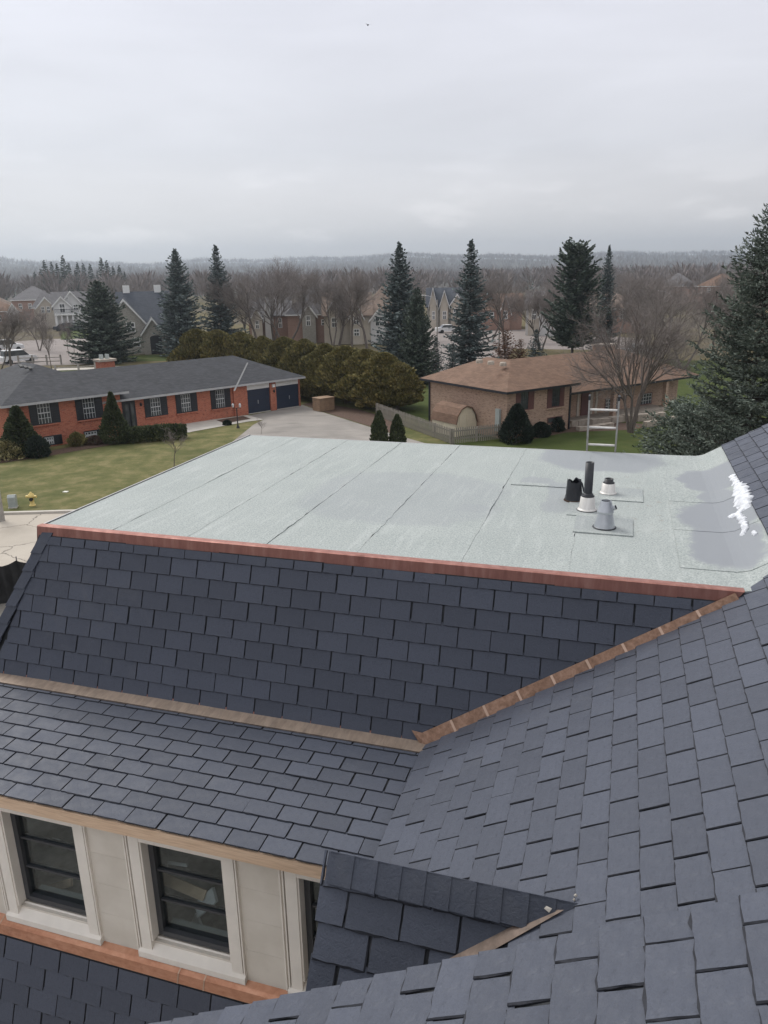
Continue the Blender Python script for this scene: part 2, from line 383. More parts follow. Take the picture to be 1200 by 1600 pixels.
MAT['bark'] = simple('grey_brown_bark', (.13, .108, .095), .9, var=.3, scale=4)
MAT['twig'] = simple('bare_twigs', (.21, .182, .17), .9, var=.2, scale=1)
MAT['twig_far'] = simple('far_bare_twigs', (.205, .175, .165), .9, var=.2, scale=.4)
MAT['bark_dark'] = simple('dark_bark', (.05, .04, .034), .9, var=.3, scale=4)

# ground materials (world-scale, object origin at 0)
t = NT('lawn'); co = t.coord(); n1 = t.noise(.12, 5, .6, co); n2 = t.noise(.9, 6, .65, co); n3 = t.noise(14, 4, .7, co)
n6 = t.noise(2.6, 6, .75, co)
c = t.ramp(n2, [(.3, (.082, .092, .035)), (.5, (.132, .13, .054)), (.68, (.215, .185, .095))]); c = t.mix(c, (.24, .19, .10), t.smooth(n6, .52, .75, 0, .6)); c = t.mix(c, (.045, .055, .02), t.smooth(n6, .46, .25, 0, .6))
c = t.mix(c, (.065, .08, .028), t.smooth(n1, .45, .65, 0, .7))
c = t.mix(c, (.05, .05, .016), t.smooth(n3, .5, .8, 0, .6)); t.bump(n3, .5, .03)
MAT['lawn'] = t.set(c, .95, 0, .1)
t = NT('green_lawn'); co = t.coord(); n2 = t.noise(.6, 6, .65, co); n3 = t.noise(14, 4, .7, co)
c = t.ramp(n2, [(.28, (.042, .06, .018)), (.55, (.062, .08, .024)), (.78, (.105, .105, .042))])
c = t.mix(c, (.03, .045, .012), t.smooth(n3, .5, .8, 0, .6)); t.bump(n3, .5, .03)
MAT['green_lawn'] = t.set(c, .95, 0, .1)
t = NT('ground_mix'); co = t.coord(); n1 = t.noise(.02, 5, .6, co); n2 = t.noise(.5, 6, .65, co)
c = t.ramp(n2, [(.28, (.07, .07, .03)), (.5, (.12, .1, .05)), (.72, (.17, .14, .09))])
c = t.mix(c, (.1, .085, .07), t.smooth(n1, .45, .6, 0, .8)); MAT['ground'] = t.set(c, .95, 0, .1)
t = NT('concrete_road'); co = t.coord(); n1 = t.noise(.35, 6, .6, co); n2 = t.noise(9, 5, .7, co)
c = t.ramp(n1, [(.3, (.36, .32, .27)), (.7, (.47, .425, .365))]); c = t.mix(c, (.3, .27, .23), t.smooth(n2, .55, .8, 0, .4))
vo = t.add('ShaderNodeTexVoronoi', feature='DISTANCE_TO_EDGE'); vo.inputs['Scale'].default_value = .32
dv = t.add('ShaderNodeVectorMath', operation='ADD'); nn = t.add('ShaderNodeTexNoise'); nn.inputs['Scale'].default_value = 1.1; nn.inputs['Detail'].default_value = 5
t.link(co, nn.inputs['Vector']); t.link(co, dv.inputs[0]); t.link(nn.outputs['Color'], dv.inputs[1]); t.link(dv.outputs[0], vo.inputs['Vector'])
c = t.mix(c, (.13, .115, .1), t.smooth(vo.outputs['Distance'], .004, .014, .8, 0)); MAT['road'] = t.set(c, .9, 0, .2)
t = NT('worn_asphalt'); co = t.coord(); n1 = t.noise(.3, 6, .6, co, .5); n2 = t.noise(10, 4, .7, co)
st = t.noise(1.1, 4, .6, t.coord('Object', (.25, 1.1, 1)))
c = t.ramp(n1, [(.3, (.21, .195, .18)), (.7, (.31, .285, .26))]); c = t.mix(c, (.15, .14, .13), t.smooth(st, .52, .7, 0, .55)); c = t.mix(c, (.36, .33, .3), t.smooth(n2, .6, .85, 0, .4))
MAT['asphalt'] = t.set(c, .9, 0, .25)
MAT['street'] = simple('pinkish_street', (.215, .185, .172), .9, var=.12, scale=.4)
MAT['dirt'] = simple('bare_dirt', (.19, .175, .155), .95, var=.3, scale=1.2, bump=.4)
t = NT('far_hills'); co = t.coord(); n1 = t.noise(.012, 6, .7, co); n2 = t.noise(.003, 4, .6, co)
c = t.ramp(n1, [(.3, (.05, .052, .045)), (.7, (.12, .10, .085))]); c = t.mix(c, (.2, .19, .15), t.smooth(n2, .58, .68, 0, .7)); MAT['hills'] = t.set(c, .95, 0, .1)

# ================================================================== the house we stand on
HF = Frame(HC*0*np.zeros(2), -HEAD)          # x = along the mansard, y = away across the flat roof
U0, W0 = -2.5, 8.0
def HP(u, w, z): return np.array([u-U0, w-W0, z+HC])
house = empty('slate_roofed_house', HF.w((U0, W0, 0)), -HEAD, label='stone house with slate roofs, copper edges and a pale flat roof in the foreground', cat='house')
def hflat(px, py, z=-2.7): return HF.hit(px, py, 2, HC+z)      # -> (u, w, Z)
def hw(px, py, w): r = HF.hit(px, py, 1, w); return r[0], r[2]-HC

SLATES = []
def nrm(v): v = np.array(v, float); return v/np.linalg.norm(v)
def clip_poly(P, a, b, c):
    out = []
    for i in range(len(P)):
        p, q = P[i], P[(i+1) % len(P)]; dp = a*p[0]+b*p[1]-c; dq = a*q[0]+b*q[1]-c
        if dp <= 0: out.append(p)
        if dp*dq < 0:
            t = dp/(dp-dq); out.append((p[0]+t*(q[0]-p[0]), p[1]+t*(q[1]-p[1])))
    return out
HIDE = [[(250, 1612), (680, 1514), (1010, 1444), (1230, 1416), (1230, 1700), (250, 1700)], [(527, 1338), (900, 1412), (840, 1450), (660, 1525), (478, 1560)]]
def in_poly(x, y, P):
    k = False
    for i in range(len(P)):
        (x0, y0), (x1, y1) = P[i], P[i-1]
        if (y0 > y) != (y1 > y) and x < (x1-x0)*(y-y0)/(y1-y0)+x0: k = not k
    return k
def slate_field(part, O, es, eu, region, expo, width, rows, s0, s1, joint, joint_row=0, rag=.003, hide=True, lap=.03, hb=.023, v_start=0.0, bev=1.0, name='slate', mat='slate'):
    O = np.array(O, float); es = nrm(es); eu = nrm(eu); n = np.cross(es, eu)
    if n[2] < 0: n = -n
    flip = np.dot(np.cross(es, eu), n) < 0
    for r in range(rows):
        off = joint + (.5*width if (r-joint_row) % 2 else 0)
        k0 = math.floor((s0-off)/width)
        k1 = math.ceil((s1-off)/width)
        for k in range(k0, k1+1):
            g = random.uniform(.0035, .006)
            a = off+k*width+g + random.uniform(-.004, .004); b = off+(k+1)*width-g + random.uniform(-.004, .004)
            v0 = v_start+r*expo+random.uniform(-.002, .002); v1 = v0+expo+lap
            P = []
            nb = 7
            for i in range(nb+1): P.append((a+(b-a)*i/nb, v0+(random.gauss(0, rag) if 0 < i < nb else random.uniform(-.002, .004))))
            for i in range(1, 4): P.append((b+random.gauss(0, rag*.6), v0+(v1-v0)*i/4))
            P += [(b, v1), (a, v1)]
            for i in range(3, 0, -1): P.append((a+random.gauss(0, rag*.6), v0+(v1-v0)*i/4))
            for h in region:
                P = clip_poly(P, *h)
                if len(P) < 3: break
            if len(P) < 3: continue
            A = .5*abs(sum(P[i-1][0]*P[i][1]-P[i][0]*P[i-1][1] for i in range(len(P))))
            if A < .0012: continue
            hj = random.uniform(-.0012, .0015); tw = random.uniform(-.003, .003); tk = .011
            if random.random() < .04: hj += .003
            cs = sum(p[0] for p in P)/len(P)
            top = []; bot = []; rim = []
            def hh_(p): return hb+hj-.013*(p[1]-v0)/expo+tw*(p[0]-cs)/width
            for p in P:
                d1 = random.uniform(.0035, .0075)*bev; d2 = random.uniform(.005, .014)*bev
                pi_ = (min(max(p[0], a+d1), b-d1), max(p[1], v0+d2)); rim.append(O+p[0]*es+p[1]*eu+(hh_(p)-.006)*n)
                top.append(O+pi_[0]*es+pi_[1]*eu+hh_(pi_)*n); bot.append(O+p[0]*es+p[1]*eu+(hh_(p)-tk)*n)
            N = len(P)
            if flip: top = top[::-1]; bot = bot[::-1]; rim = rim[::-1]
            V = top+rim+bot; Fc = [list(range(N))]+[(i, i+N, (i+1) % N+N, (i+1) % N) for i in range(N)]+[(i+N, i+2*N, (i+1) % N+2*N, (i+1) % N+N) for i in range(N)]
            vc = O+cs*es+(v0+expo*.5)*eu
            pr = [project(HF.w((q[0], q[1], q[2]+HC))) for q in top]
            cx = sum(p[0] for p in pr)/N; cyy = sum(p[1] for p in pr)/N
            ar = .5*abs(sum(pr[i-1][0]*pr[i][1]-pr[i][0]*pr[i-1][1] for i in range(N))) if min(p[2] for p in pr) > .2 else 0
            if not (-10 < cx < 1210 and -10 < cyy < 1610): ar = 0
            if hide and ar and any(in_poly(cx, cyy, H) for H in HIDE): ar = 0
            SLATES.append((ar, part, [HP(*q) for q in V], Fc, name, mat))

kR = .6
def Rz(u): return -2.7+kR*(u-1.22)
def R3z(u): return -2.427+.58*(u-.249)
# ---- flat roof with its membrane
t = NT('roof_membrane'); co = t.coord()
n1 = t.noise(1.1, 5, .6, co); n2 = t.noise(55, 4, .75, co); n3 = t.noise(9, 4, .65, co)
c = t.ramp(n1, [(.3, (.30, .33, .322)), (.7, (.35, .378, .368))])
st = t.noise(2.0, 5, .6, t.coord('Object', (5, .5, 1)))
c = t.mix(c, (.415, .44, .43), t.smooth(st, .5, .72, 0, .7))
n5 = t.noise(22, 5, .8, co)
c = t.mix(c, (.19, .215, .21), t.smooth(n5, .5, .7, 0, .5)); c = t.mix(c, (.17, .19, .185), t.smooth(n2, .48, .7, 0, .75)); c = t.mix(c, (.56, .585, .575), t.smooth(n2, .5, .3, 0, .6))
c = t.mix(c, (.38, .37, .33), t.smooth(n3, .62, .78, 0, .3))
sx = t.add('ShaderNodeSeparateXYZ'); nw = t.add('ShaderNodeTexNoise'); nw.inputs['Scale'].default_value = 1.6; nw.inputs['Detail'].default_value = 8; nw.inputs['Roughness'].default_value = .62; t.link(co, nw.inputs['Vector'])
wv = t.add('ShaderNodeVectorMath', operation='MULTIPLY_ADD'); t.link(nw.outputs['Color'], wv.inputs[0]); wv.inputs[1].default_value = (.62, .62, 0); t.link(co, wv.inputs[2])
t.link(wv.outputs[0], sx.inputs[0])
def blob(px0, py0, px1, py1, k):
    """a damp stain whose edges reach the given photo corners, as an ellipse on the roof"""
    q = [hflat(x, y) for x in (px0, px1) for y in (py0, py1)]
    cu = sum(p[0] for p in q)/4-U0+.31; cw = sum(p[1] for p in q)/4-W0+.31
    ru = (max(hflat(px1, (py0+py1)/2)[0]-hflat(px0, (py0+py1)/2)[0], .1))/2; rw = (hflat((px0+px1)/2, py0)[1]-hflat((px0+px1)/2, py1)[1])/2
    dx = t.math('DIVIDE', t.math('SUBTRACT', sx.outputs[0], cu), ru); dy = t.math('DIVIDE', t.math('SUBTRACT', sx.outputs[1], cw), rw)
    d = t.math('ADD', t.math('POWER', t.math('ABSOLUTE', dx), 2.6), t.math('POWER', t.math('ABSOLUTE', dy), 2.6))
    return t.smooth(d, .72, 1.25, k, 0)
wet = None
for q in ((845, 692, 1035, 738, .8), (1062, 738, 1165, 772, .95), (1062, 786, 1195, 834, 1.0), (1072, 826, 1192, 888, 1.0), (848, 752, 905, 800, .55),
          (810, 744, 880, 758, .55), (470, 738, 800, 822, .34), (708, 788, 760, 802, .5), (1090, 770, 1150, 792, .9)):
    b = blob(*q); wet = b if wet is None else t.math('MAXIMUM', wet, b)
c = t.mix(c, (.235, .25, .27), wet)
foot = t.noise(7, 4, .7, co); fz = blob(905, 745, 1045, 835, 1.0)
c = t.mix(c, (.27, .255, .225), t.math('MULTIPLY', t.smooth(foot, .58, .66, 0, .7), fz))
t.bump(n2, .35, .004); MAT['membrane'] = t.set(c, t.smooth(wet, 0, 1, .8, .5), 0, .3)

b = MB(); b.box(-6.24-U0, 1.22-U0, 6.82-W0, 12.10-W0, HC-2.9, HC-2.71)
flat = b.build('flat_roof', MAT['deck'], house)
seams = [-6.26, -5.35, -4.40, -3.45, -2.45, -1.37, -.35, .67]
WA, WB = 6.79, 12.12
def sheet(u0, u1, w0, w1, lip, lips):
    """one roll of membrane: lies flat, its right edge laps 60 mm over the next sheet with an uneven lip"""
    b = MB(); n = 40; rows = []
    for i in range(n+1):
        w = w0+(w1-w0)*i/n
        l = lip*(.12+1.2*max(0, math.sin(w*1.5+u0*5)+.4*math.sin(w*4.1+u0)-.35))*random.uniform(.7, 1.2) if lips else 0
        j = random.gauss(0, .006) if lips else 0
        zs = .0
        rows.append([HP(u0, w, -2.70), HP((u0+u1)/2, w, -2.699), HP(u1-.08, w, -2.6985+zs), HP(u1+j, w, -2.698+l), HP(u1+j, w, -2.702)])
    for i in range(n):
        for k in range(4): b.face([rows[i][k], rows[i][k+1], rows[i+1][k+1], rows[i+1][k]])
    b.build('membrane_sheet', MAT['membrane'], flat)
for i in range(7):
    sheet(seams[i], seams[i+1]+(.0 if i < 6 else .02), WA, WB, (.005, .0015, .006, .006, .012, .005, .012)[i], True)
wl_ = [6.79, 7.30, 8.47, 9.60, 12.12]
for i in range(4):
    a0, a1 = wl_[i], wl_[i+1]; b = MB(); k = .5 if i else 0
    lo = .002 if i else -.001
    us = [.67, .95, 1.16, 1.22, 1.28, 1.40, 1.505]
    def zz(u): return -2.697+lo+max(0, kR*(u-1.22), .18*(u-1.13) if u < 1.3 else 0)
    n = 20; g = []
    for j in range(n+1):
        w = a0+(a1-a0)*j/n
        e0 = .008 if j == 0 and i else .004
        g.append([HP(u, w-(.05 if j == 0 and i else 0)+random.gauss(0, .004)*(j == 0), zz(u)+e0) for u in us])
    for j in range(n):
        for q in range(len(us)-1): b.face([g[j][q], g[j][q+1], g[j+1][q+1], g[j+1][q]])
    for q in range(len(us)-1): b.face([g[0][q+1], g[0][q], g[0][q]-np.array([0, 0, .012]), g[0][q+1]-np.array([0, 0, .012])])
    b.build('membrane_sheet', MAT['membrane'], flat)
# cross seam strip where two roll lengths meet
b = MB()
for i in range(30):
    u = -1.30+i*(.72/30); u2 = u+.72/30; y0 = 9.87+random.gauss(0, .004)
    b.face([HP(u, y0, -2.689), HP(u2, y0, -2.689), HP(u2, y0+.12, -2.686), HP(u, y0+.12, -2.686)]); b.face([HP(u, y0, -2.71), HP(u2, y0, -2.71), HP(u2, y0, -2.688), HP(u, y0, -2.688)])
b.build('cross_seam', MAT['membrane'], flat)
b = MB()
for k in range(2): b.box(-6.262-U0-.02*k, -6.25-U0, 6.8-W0, 12.13-W0, HC-2.86, HC-2.69)
b.build('edge_trim', MAT['gutter'], flat)
b = MB(); b.box(-6.26-U0, 1.2-U0, 12.12-W0, 12.14-W0, HC-2.86, HC-2.697); b.build('edge_trim', MAT['gutter'], flat)

# ---- steep mansard face
MB0 = np.array([0, 6.23, -4.37]); MEU = nrm((0, .56, 1.67))
b = MB(); b.face([HP(-6.95, 6.23, -4.37), HP(-1.56, 6.23, -4.37), HP(1.22, 6.79, -2.70), HP(-6.22, 6.79, -2.70)])
b.face([HP(-6.95, 6.23, -4.37), HP(-6.22, 6.79, -2.70), HP(-6.22, 12.1, -2.70), HP(-6.95, 12.6, -4.37)])
mans = b.build('mansard_slope', MAT['deck'], house)
slate_field(mans, MB0, (1, 0, 0), MEU, [(-1, .373, 6.76), (1, -1.58, -1.60), (0, 1, 1.66)], .1955, .3185, 9, -7.2, 1.3, -6.10, 7, rag=.0018, bev=.5)
# hip cap slates on the left hip, each lapping the one below
hipA = np.array([-6.97, 6.20, -4.40]); hipB = np.array([-6.215, 6.77, -2.80]); hd = (hipB-hipA)/np.linalg.norm(hipB-hipA)
nh_ = 8; Lh = np.linalg.norm(hipB-hipA)/nh_
for i in range(nh_):
    p0 = hipA+hd*Lh*i; p1 = hipA+hd*(Lh*(i+1)+.04)
    ex = nrm((1, 0, .05)); ey = nrm((.12, 1, 0)); nf = nrm((-.25, -.95, .33)); ns = nrm((-.95, -.2, .33))
    b = MB(); o0 = nf*.034+ns*.02; o1 = nf*.022+ns*.012; wd = .15
    q = [p0+o0, p0+o0+ex*wd, p1+o1+ex*wd, p1+o1]; b.prism([HP(*x) for x in q], -nf*.012)
    q = [p0+o0, p1+o1, p1+o1+ey*wd, p0+o0+ey*wd]; b.prism([HP(*x) for x in q], -ns*.012)
    b.build('hip_cap_slate', MAT['slate_edge'], mans)
# ---- low apron slope under it
LEU = nrm((0, 1.58, .158)); L0 = np.array([0, 4.65, -4.528])
b = MB(); b.face([HP(-8.2, 4.65, -4.528), HP(-1.4, 4.65, -4.528), HP(-1.4, 6.25, -4.368), HP(-8.2, 6.25, -4.368)])
b.face([HP(-8.2, 4.65, -4.56), HP(-1.4, 4.65, -4.56), HP(-1.4, 6.25, -4.42), HP(-8.2, 6.25, -4.42)][::-1])
apron = b.build('apron_slope', MAT['deck'], house)
nl = np.array([0, -.1, 1]); ql = HF.hit_plane(247.5, 1293, nl, nl@(L0+np.array([0, 0, HC])))
slate_field(apron, L0, (1, 0, 0), LEU, [(1, 0, -1.43), (-1, 0, 8.2), (0, 1, 1.57)], .1785, .322, 9, -8.2, -1.4, ql[0], 0, rag=.0025, v_start=-.03, lap=.03, bev=.38)
# ---- main slope on the right (faces the left), with its run beyond the flat roof
REU = nrm((1, 0, kR)); R0 = np.array([-1.57, 0, Rz(-1.57)]); k1 = math.sqrt(1+kR*kR)
b = MB(); b.face([HP(-1.57, 1.5, Rz(-1.57)), HP(4.6, 1.5, Rz(4.6)), HP(4.6, 12.12, Rz(4.6)), HP(1.22, 12.12, Rz(1.22)), HP(1.22, 6.8, Rz(1.22)), HP(-1.57, 6.23, Rz(-1.57))])
b.face([HP(-1.57, 1.5, Rz(-1.57)), HP(-1.57, 6.23, Rz(-1.57)), HP(-1.57, 6.23, Rz(-1.57)-.25), HP(-1.57, 1.5, Rz(-1.57)-.25)])
b.face([HP(1.22, 12.12, Rz(1.22)), HP(4.6, 12.12, Rz(4.6)), HP(4.6, 12.12, Rz(4.6)-.3), HP(1.22, 12.12, Rz(1.22)-.3)])
mainr = b.build('main_slope', MAT['deck'], house)
ex_ = .171*k1
slate_field(mainr, R0, (0, 1, 0), REU, [(1, -.2/k1, 6.79-.2*(1.22+1.57)-.05), (-1, 0, -1.6)], ex_, .3325, 15, 1.6, 7.2, 6.432, 10, rag=.0022, bev=.8)
slate_field(mainr, R0+REU*ex_*15, (0, 1, 0), REU, [(1, -.78/k1, 6.70), (-1, 0, -1.6)], ex_, .3325, 3, 1.6, 7.4, 6.432+.333/2, 0, rag=.0022, bev=.8)
slate_field(mainr, R0+REU*ex_*18, (0, 1, 0), REU, [(1, 0, 12.13), (-1, 0, -1.6)], ex_, .3325, 17, 1.6, 12.2, 6.432, 0, rag=.0022, bev=.8)
# ---- upper slope nearest the camera
u3 = .243-.16*17
E3 = nrm((1, 0, .58)); O3 = np.array([u3, 0, R3z(u3)])
b = MB(); b.face([HP(u3, -1.2, R3z(u3)), HP(2.4, -1.2, R3z(2.4)), HP(2.4, 2.53, R3z(2.4)), HP(u3, 2.53, R3z(u3))])
b.face([HP(u3, 2.53, R3z(u3)), HP(2.4, 2.53, R3z(2.4)), HP(2.4, 2.53, R3z(2.4)-.95), HP(u3, 2.53, R3z(u3)-.95)])
upr = b.build('upper_slope', MAT['deck'], house)
slate_field(upr, O3, (0, 1, 0), E3, [(1, 0, 2.56), (-1, 0, 1.2)], .16*math.sqrt(1+.58**2), .32, 29, -1.2, 2.6, 2.261, 16, rag=.0045, hide=False, bev=.85)
# ---- little dormer roof
DEU = nrm((0, 1, 1.45)); D0 = np.array([0, 3.66-.838/1.45, -4.288]); dl = .838/1.45*1.7613
b = MB(); b.face([HP(-1.52, 3.66, -3.45), HP(-.03, 3.66, -3.45), HP(-.03-2.417*.62, 3.04, -4.349), HP(-1.52, 3.04, -4.349)])
b.face([HP(-1.52, 3.66, -3.45), HP(-1.52, 4.5, -4.4), HP(-1.45, 4.5, -4.4), HP(-.03, 3.66, -3.45)])
b.face([HP(-1.50, 3.66, -3.47), HP(-1.50, 3.05, -4.34), HP(-1.50, 3.05, -6.4), HP(-1.50, 4.4, -6.4), HP(-1.50, 4.4, -4.4)])
dorm = b.build('dormer_roof', MAT['deck'], house)
slate_field(dorm, D0, (1, 0, 0), DEU, [(1, -1.3725, -.03-1.3725*1.018-.02), (0, 1, dl), (-1, -.033, 1.53)], .2035, .35, 5, -1.6, 0, -1.367, 3, rag=.0045, hide=False, hb=.026)
for i in range(10):
    a = -1.51+i*.152; e = a+.158
    P2 = [(a, .84), (e, .835), (e, dl+.006), (a, dl+.006)]
    P2 = clip_poly(P2, 1, -1.25, .02-1.25*1.018)
    if len(P2) < 3: continue
    nD = np.cross((1, 0, 0), DEU); nD = nD if nD[2] > 0 else -nD
    b = MB(); b.prism([HP(*(D0+np.array([p[0], 0, 0])+DEU*p[1]+nD*(.046+.006*(p[0]-a)/.158+random.uniform(-.001, .002)))) for p in P2], HP(*(-nD*.012))-HP(0, 0, 0))
    b.face([HP(a, 3.618, -3.419), HP(e, 3.618, -3.423), HP(e, 3.74, -3.56), HP(a, 3.74, -3.556)][::-1])
    b.build('ridge_cap_slate', MAT['slate_edge'], dorm)
# ---- lower steep slope below the stone wall
LM = nrm((0, .33, 1)); LM0 = np.array([0, 4.665-.53, -6.28-1.6])
b = MB(); b.face([HP(-8.2, 4.135, -7.88), HP(-.4, 4.135, -7.88), HP(-.4, 4.665, -6.28), HP(-8.2, 4.665, -6.28)])
lowr = b.build('lower_slope', MAT['deck'], house)
ju, jz = hw(22, 1461, 4.6)
slate_field(lowr, LM0, (1, 0, 0), LM, [(0, 1, 1.67)], .2095, .33, 8, -8.2, -.4, ju, 6, rag=.003, bev=.45)

SLATES.sort(key=lambda s: -s[0])
MAT['slate_cut'] = simple('slate_chipped_edge', (.024, .026, .034), .9, var=.3, scale=30)
def slate_mb(b, V, Fc): b.mesh_add(V, Fc[:1], 0); n0 = len(b.v)-len(V); [(b.f.append([k+n0 for k in f]), b.m.append(1)) for f in Fc[1:]]
for ar, part, V, Fc, name, mt in SLATES[:295]:
    cen = sum(V)/len(V); b = MB(); slate_mb(b, [v-cen for v in V], Fc); b.build('slate', [MAT[mt], MAT['slate_cut']], part, loc=tuple(cen))
b = MB()
for ar, part, V, Fc, name, mt in SLATES[295:]: slate_mb(b, V, Fc)
b.build('slate_courses', [MAT['slate'], MAT['slate_cut']], house, kind='stuff')

# ---- copper work
b0 = [-6.285, -5.1, -3.95, -2.75, -1.6, -.45, .62, 1.17]
drip = None
b = MB(); b.prism([HP(-6.28, 6.80, -2.696), HP(-6.28, 6.775, -2.80), HP(-6.28, 6.79, -2.80), HP(-6.28, 6.81, -2.70)], (7.28, 0, 0)); drip = b.build('copper_drip_edge', MAT['copper_red'], house)
for i in range(7):
    a, e = b0[i], b0[i+1]; eb = e if i < 6 else 1.02
    o = .0015*(i % 2)
    b = MB()
    prof = [(6.86, -2.684), (6.785, -2.682), (6.772-o, -2.69), (6.752-o, -2.862), (6.735-o, -2.878)]
    for j in range(len(prof)-1):
        (w1, z1), (w2, z2) = prof[j], prof[j+1]
        f1 = 0 if i < 6 else (-2.68-z1)/.195; f2 = 0 if i < 6 else (-2.68-z2)/.195
        b.face([HP(a, w2, z2), HP(e+(eb-e)*f2, w2, z2), HP(e+(eb-e)*f1, w1, z1), HP(a, w1, z1)])
    b.face([HP(a-.0, 6.735-o, -2.878), HP(a, 6.775, -2.878), HP(eb, 6.775, -2.878), HP(eb, 6.735-o, -2.878)])
    b.build('copper_length', MAT['copper_red'], drip)
b = MB(); b.face([HP(-6.285, 6.86, -2.684), HP(-6.285, 6.772, -2.69), HP(-6.285, 6.737, -2.878), HP(-6.285, 6.86, -2.878)]); b.build('end_cap', MAT['copper_red'], drip)
def on_apron(u, v, h): return HP(*(L0+np.array([u, 0, 0])+LEU*v+nrm((0, -.1, 1))*h))
b = MB(); b.face([HP(-8.2, 6.215, -4.36), HP(-1.56, 6.215, -4.36), HP(-1.56, 6.232, -4.31), HP(-8.2, 6.232, -4.31)]); bf = b.build('base_flashing', MAT['copper_red'], house)
for i, (a, e) in enumerate(((-8.2, -6.1), (-6.1, -3.9), (-3.9, -1.545))):
    b = MB(); o = .0016*(i % 2)
    n = 24
    for j in range(n):
        q0 = a+(e-a)*j/n; q1 = a+(e-a)*(j+1)/n; s0 = -.012*(q0+6) if False else 0
        b.face([on_apron(q0, 1.435, .036+o), on_apron(q1, 1.435, .036+o), on_apron(q1, 1.585, .040+o), on_apron(q0, 1.585, .040+o)])
        b.face([on_apron(q0, 1.435, .020), on_apron(q1, 1.435, .020), on_apron(q1, 1.435, .036+o), on_apron(q0, 1.435, .036+o)])
    b.build('copper_length', MAT['copper_grey'], bf)
# stepped copper along the mansard / main slope valley
def on_m(s, v, h): return HP(*(MB0+np.array([s, 0, 0])+MEU*v+nrm((0, -1.67, .56))*h))
vd = nrm((1.58, 1)); vn = np.array([-vd[1], vd[0]])
LV = 1.70*math.hypot(1.58, 1); npc = 9
vf = None
for i in range(npc):
    f0, f1 = i/npc, (i+1)/npc; b = MB(); o = .0015*(i % 2)
    w0 = .118-.055*f0; w1 = .118-.055*f1
    p0 = np.array([-1.563, 0])+vd*LV*f0; p1 = np.array([-1.563, 0])+vd*LV*f1
    a0 = p0+vn*w0; a1 = p1+vn*w1; d0 = p0-vn*.03; d1 = p1-vn*.03
    b.face([on_m(*d0, .055+o), on_m(*d1, .05+o), on_m(*a1, .034+o), on_m(*a0, .034+o)])
    b.face([on_m(*a0, .034+o), on_m(*a1, .034+o), on_m(*a1, .015), on_m(*a0, .015)])
    r0 = HP(p0[0]+.02, 6.23-.10, Rz(p0[0]+.02)+.035)
    if vf is None: vf = b.build('valley_flashing', MAT['copper_brown'], house)
    else: b.build('copper_length', MAT['copper_brown'], vf)
    if i:
        s_ = MB(); dd = vd*.012
        s_.face([on_m(*(d0-dd), .058), on_m(*(d0+dd), .058), on_m(*(a0+dd), .038), on_m(*(a0-dd), .038)]); s_.build('soldered_seam', MAT['copper_seam'], vf)
b = MB(); tip = np.array([-1.563, 0])
b.face([on_m(-1.70, .13, .036), on_m(-1.545, -.06, .05), on_m(-1.50, .0, .058), on_m(-1.57, .12, .04)]); b.build('flared_end', MAT['copper_brown'], vf)
# dormer valley
b = MB()
for t0, t1 in ((.06, .62),):
    pts = []
    for tt in (t0, t1):
        u = -.03-2.417*tt; w = 3.66-tt; z = -3.45-1.45*tt
        pts.append((u, w, z))
    (ua, wa, za), (ub, wb, zb) = pts
    b.face([HP(ua-.02, wa, za+.05), HP(ua+.085, wa-.012, Rz(ua+.085)+.036), HP(ub+.21, wb-.03, Rz(ub+.21)+.036), HP(ub-.03, wb+.02, zb+.06)])
b.build('dormer_valley_flashing', MAT['dull_flash'], house)
b = MB()
for k in range(7):
    f = k/6; p = HP(-.03-.09*f*1.2, 3.66-.075*f, -3.40-.12*f); b.lathe([(.001, -.012), (.008+.004*random.random(), 0), (.001, .012)], 6, p+np.array([.01, 0, 0])*random.gauss(0, 1))
b.build('sealant_bead', MAT['stone'], dorm, smooth=True)
b = MB(); q = HP(*(D0+np.array([-.20, 0, 0])+DEU*.955+np.array([0, -.05, .045]))); b.face([q, q+np.array([.03, -.01, -.012]), q+np.array([.045, .0, .012]), q+np.array([.012, .008, .014])]); b.build('sealant_spot', MAT['stone'], dorm)

# ---- stone wall with three windows under the apron
WW = 4.78
b = MB(); b.prism([HP(-8.2, 4.625, -4.545), HP(-8.2, 4.625, -4.665), HP(-8.2, 4.665, -4.665), HP(-8.2, 4.665, -4.545)], (6.72, 0, 0)); b.build('fascia_board', MAT['wood'], house)
b = MB(); b.box(-8.2-U0, -1.5-U0, 4.665-W0, WW+.02-W0, HC-4.66, HC-4.64); b.build('soffit', MAT['stone_trim'], house)
wall = MB(); wins = [-6.52, -4.98, -3.435, -1.89]; OW = .405
ztop, zbot = -4.84, -5.985
for i in range(4):
    pass
b = MB()
edges = [-8.2]+[x for c_ in wins for x in (c_-OW-.02, c_+OW+.02)]+[-1.5]
for k in range(0, len(edges), 2): b.box(edges[k]-U0, edges[k+1]-U0, WW+.03-W0, WW+.25-W0, HC-6.5, HC-4.6)
b.box(-8.2-U0, -1.5-U0, WW+.032-W0, WW+.248-W0, HC-4.80, HC-4.598); b.box(-8.2-U0, -1.5-U0, WW+.032-W0, WW+.248-W0, HC-6.52, HC-6.02)
stonew = b.build('stone_wall', MAT['stone'], house)
def tb(name, x0, x1, y0, y1, z0, z1, m, par):
    b = MB(); b.box(x0-U0, x1-U0, y0-W0, y1-W0, z0+HC, z1+HC); return b.build(name, MAT[m], par)
zs = [-6.16, -5.80, -5.45, -5.10, -4.78]
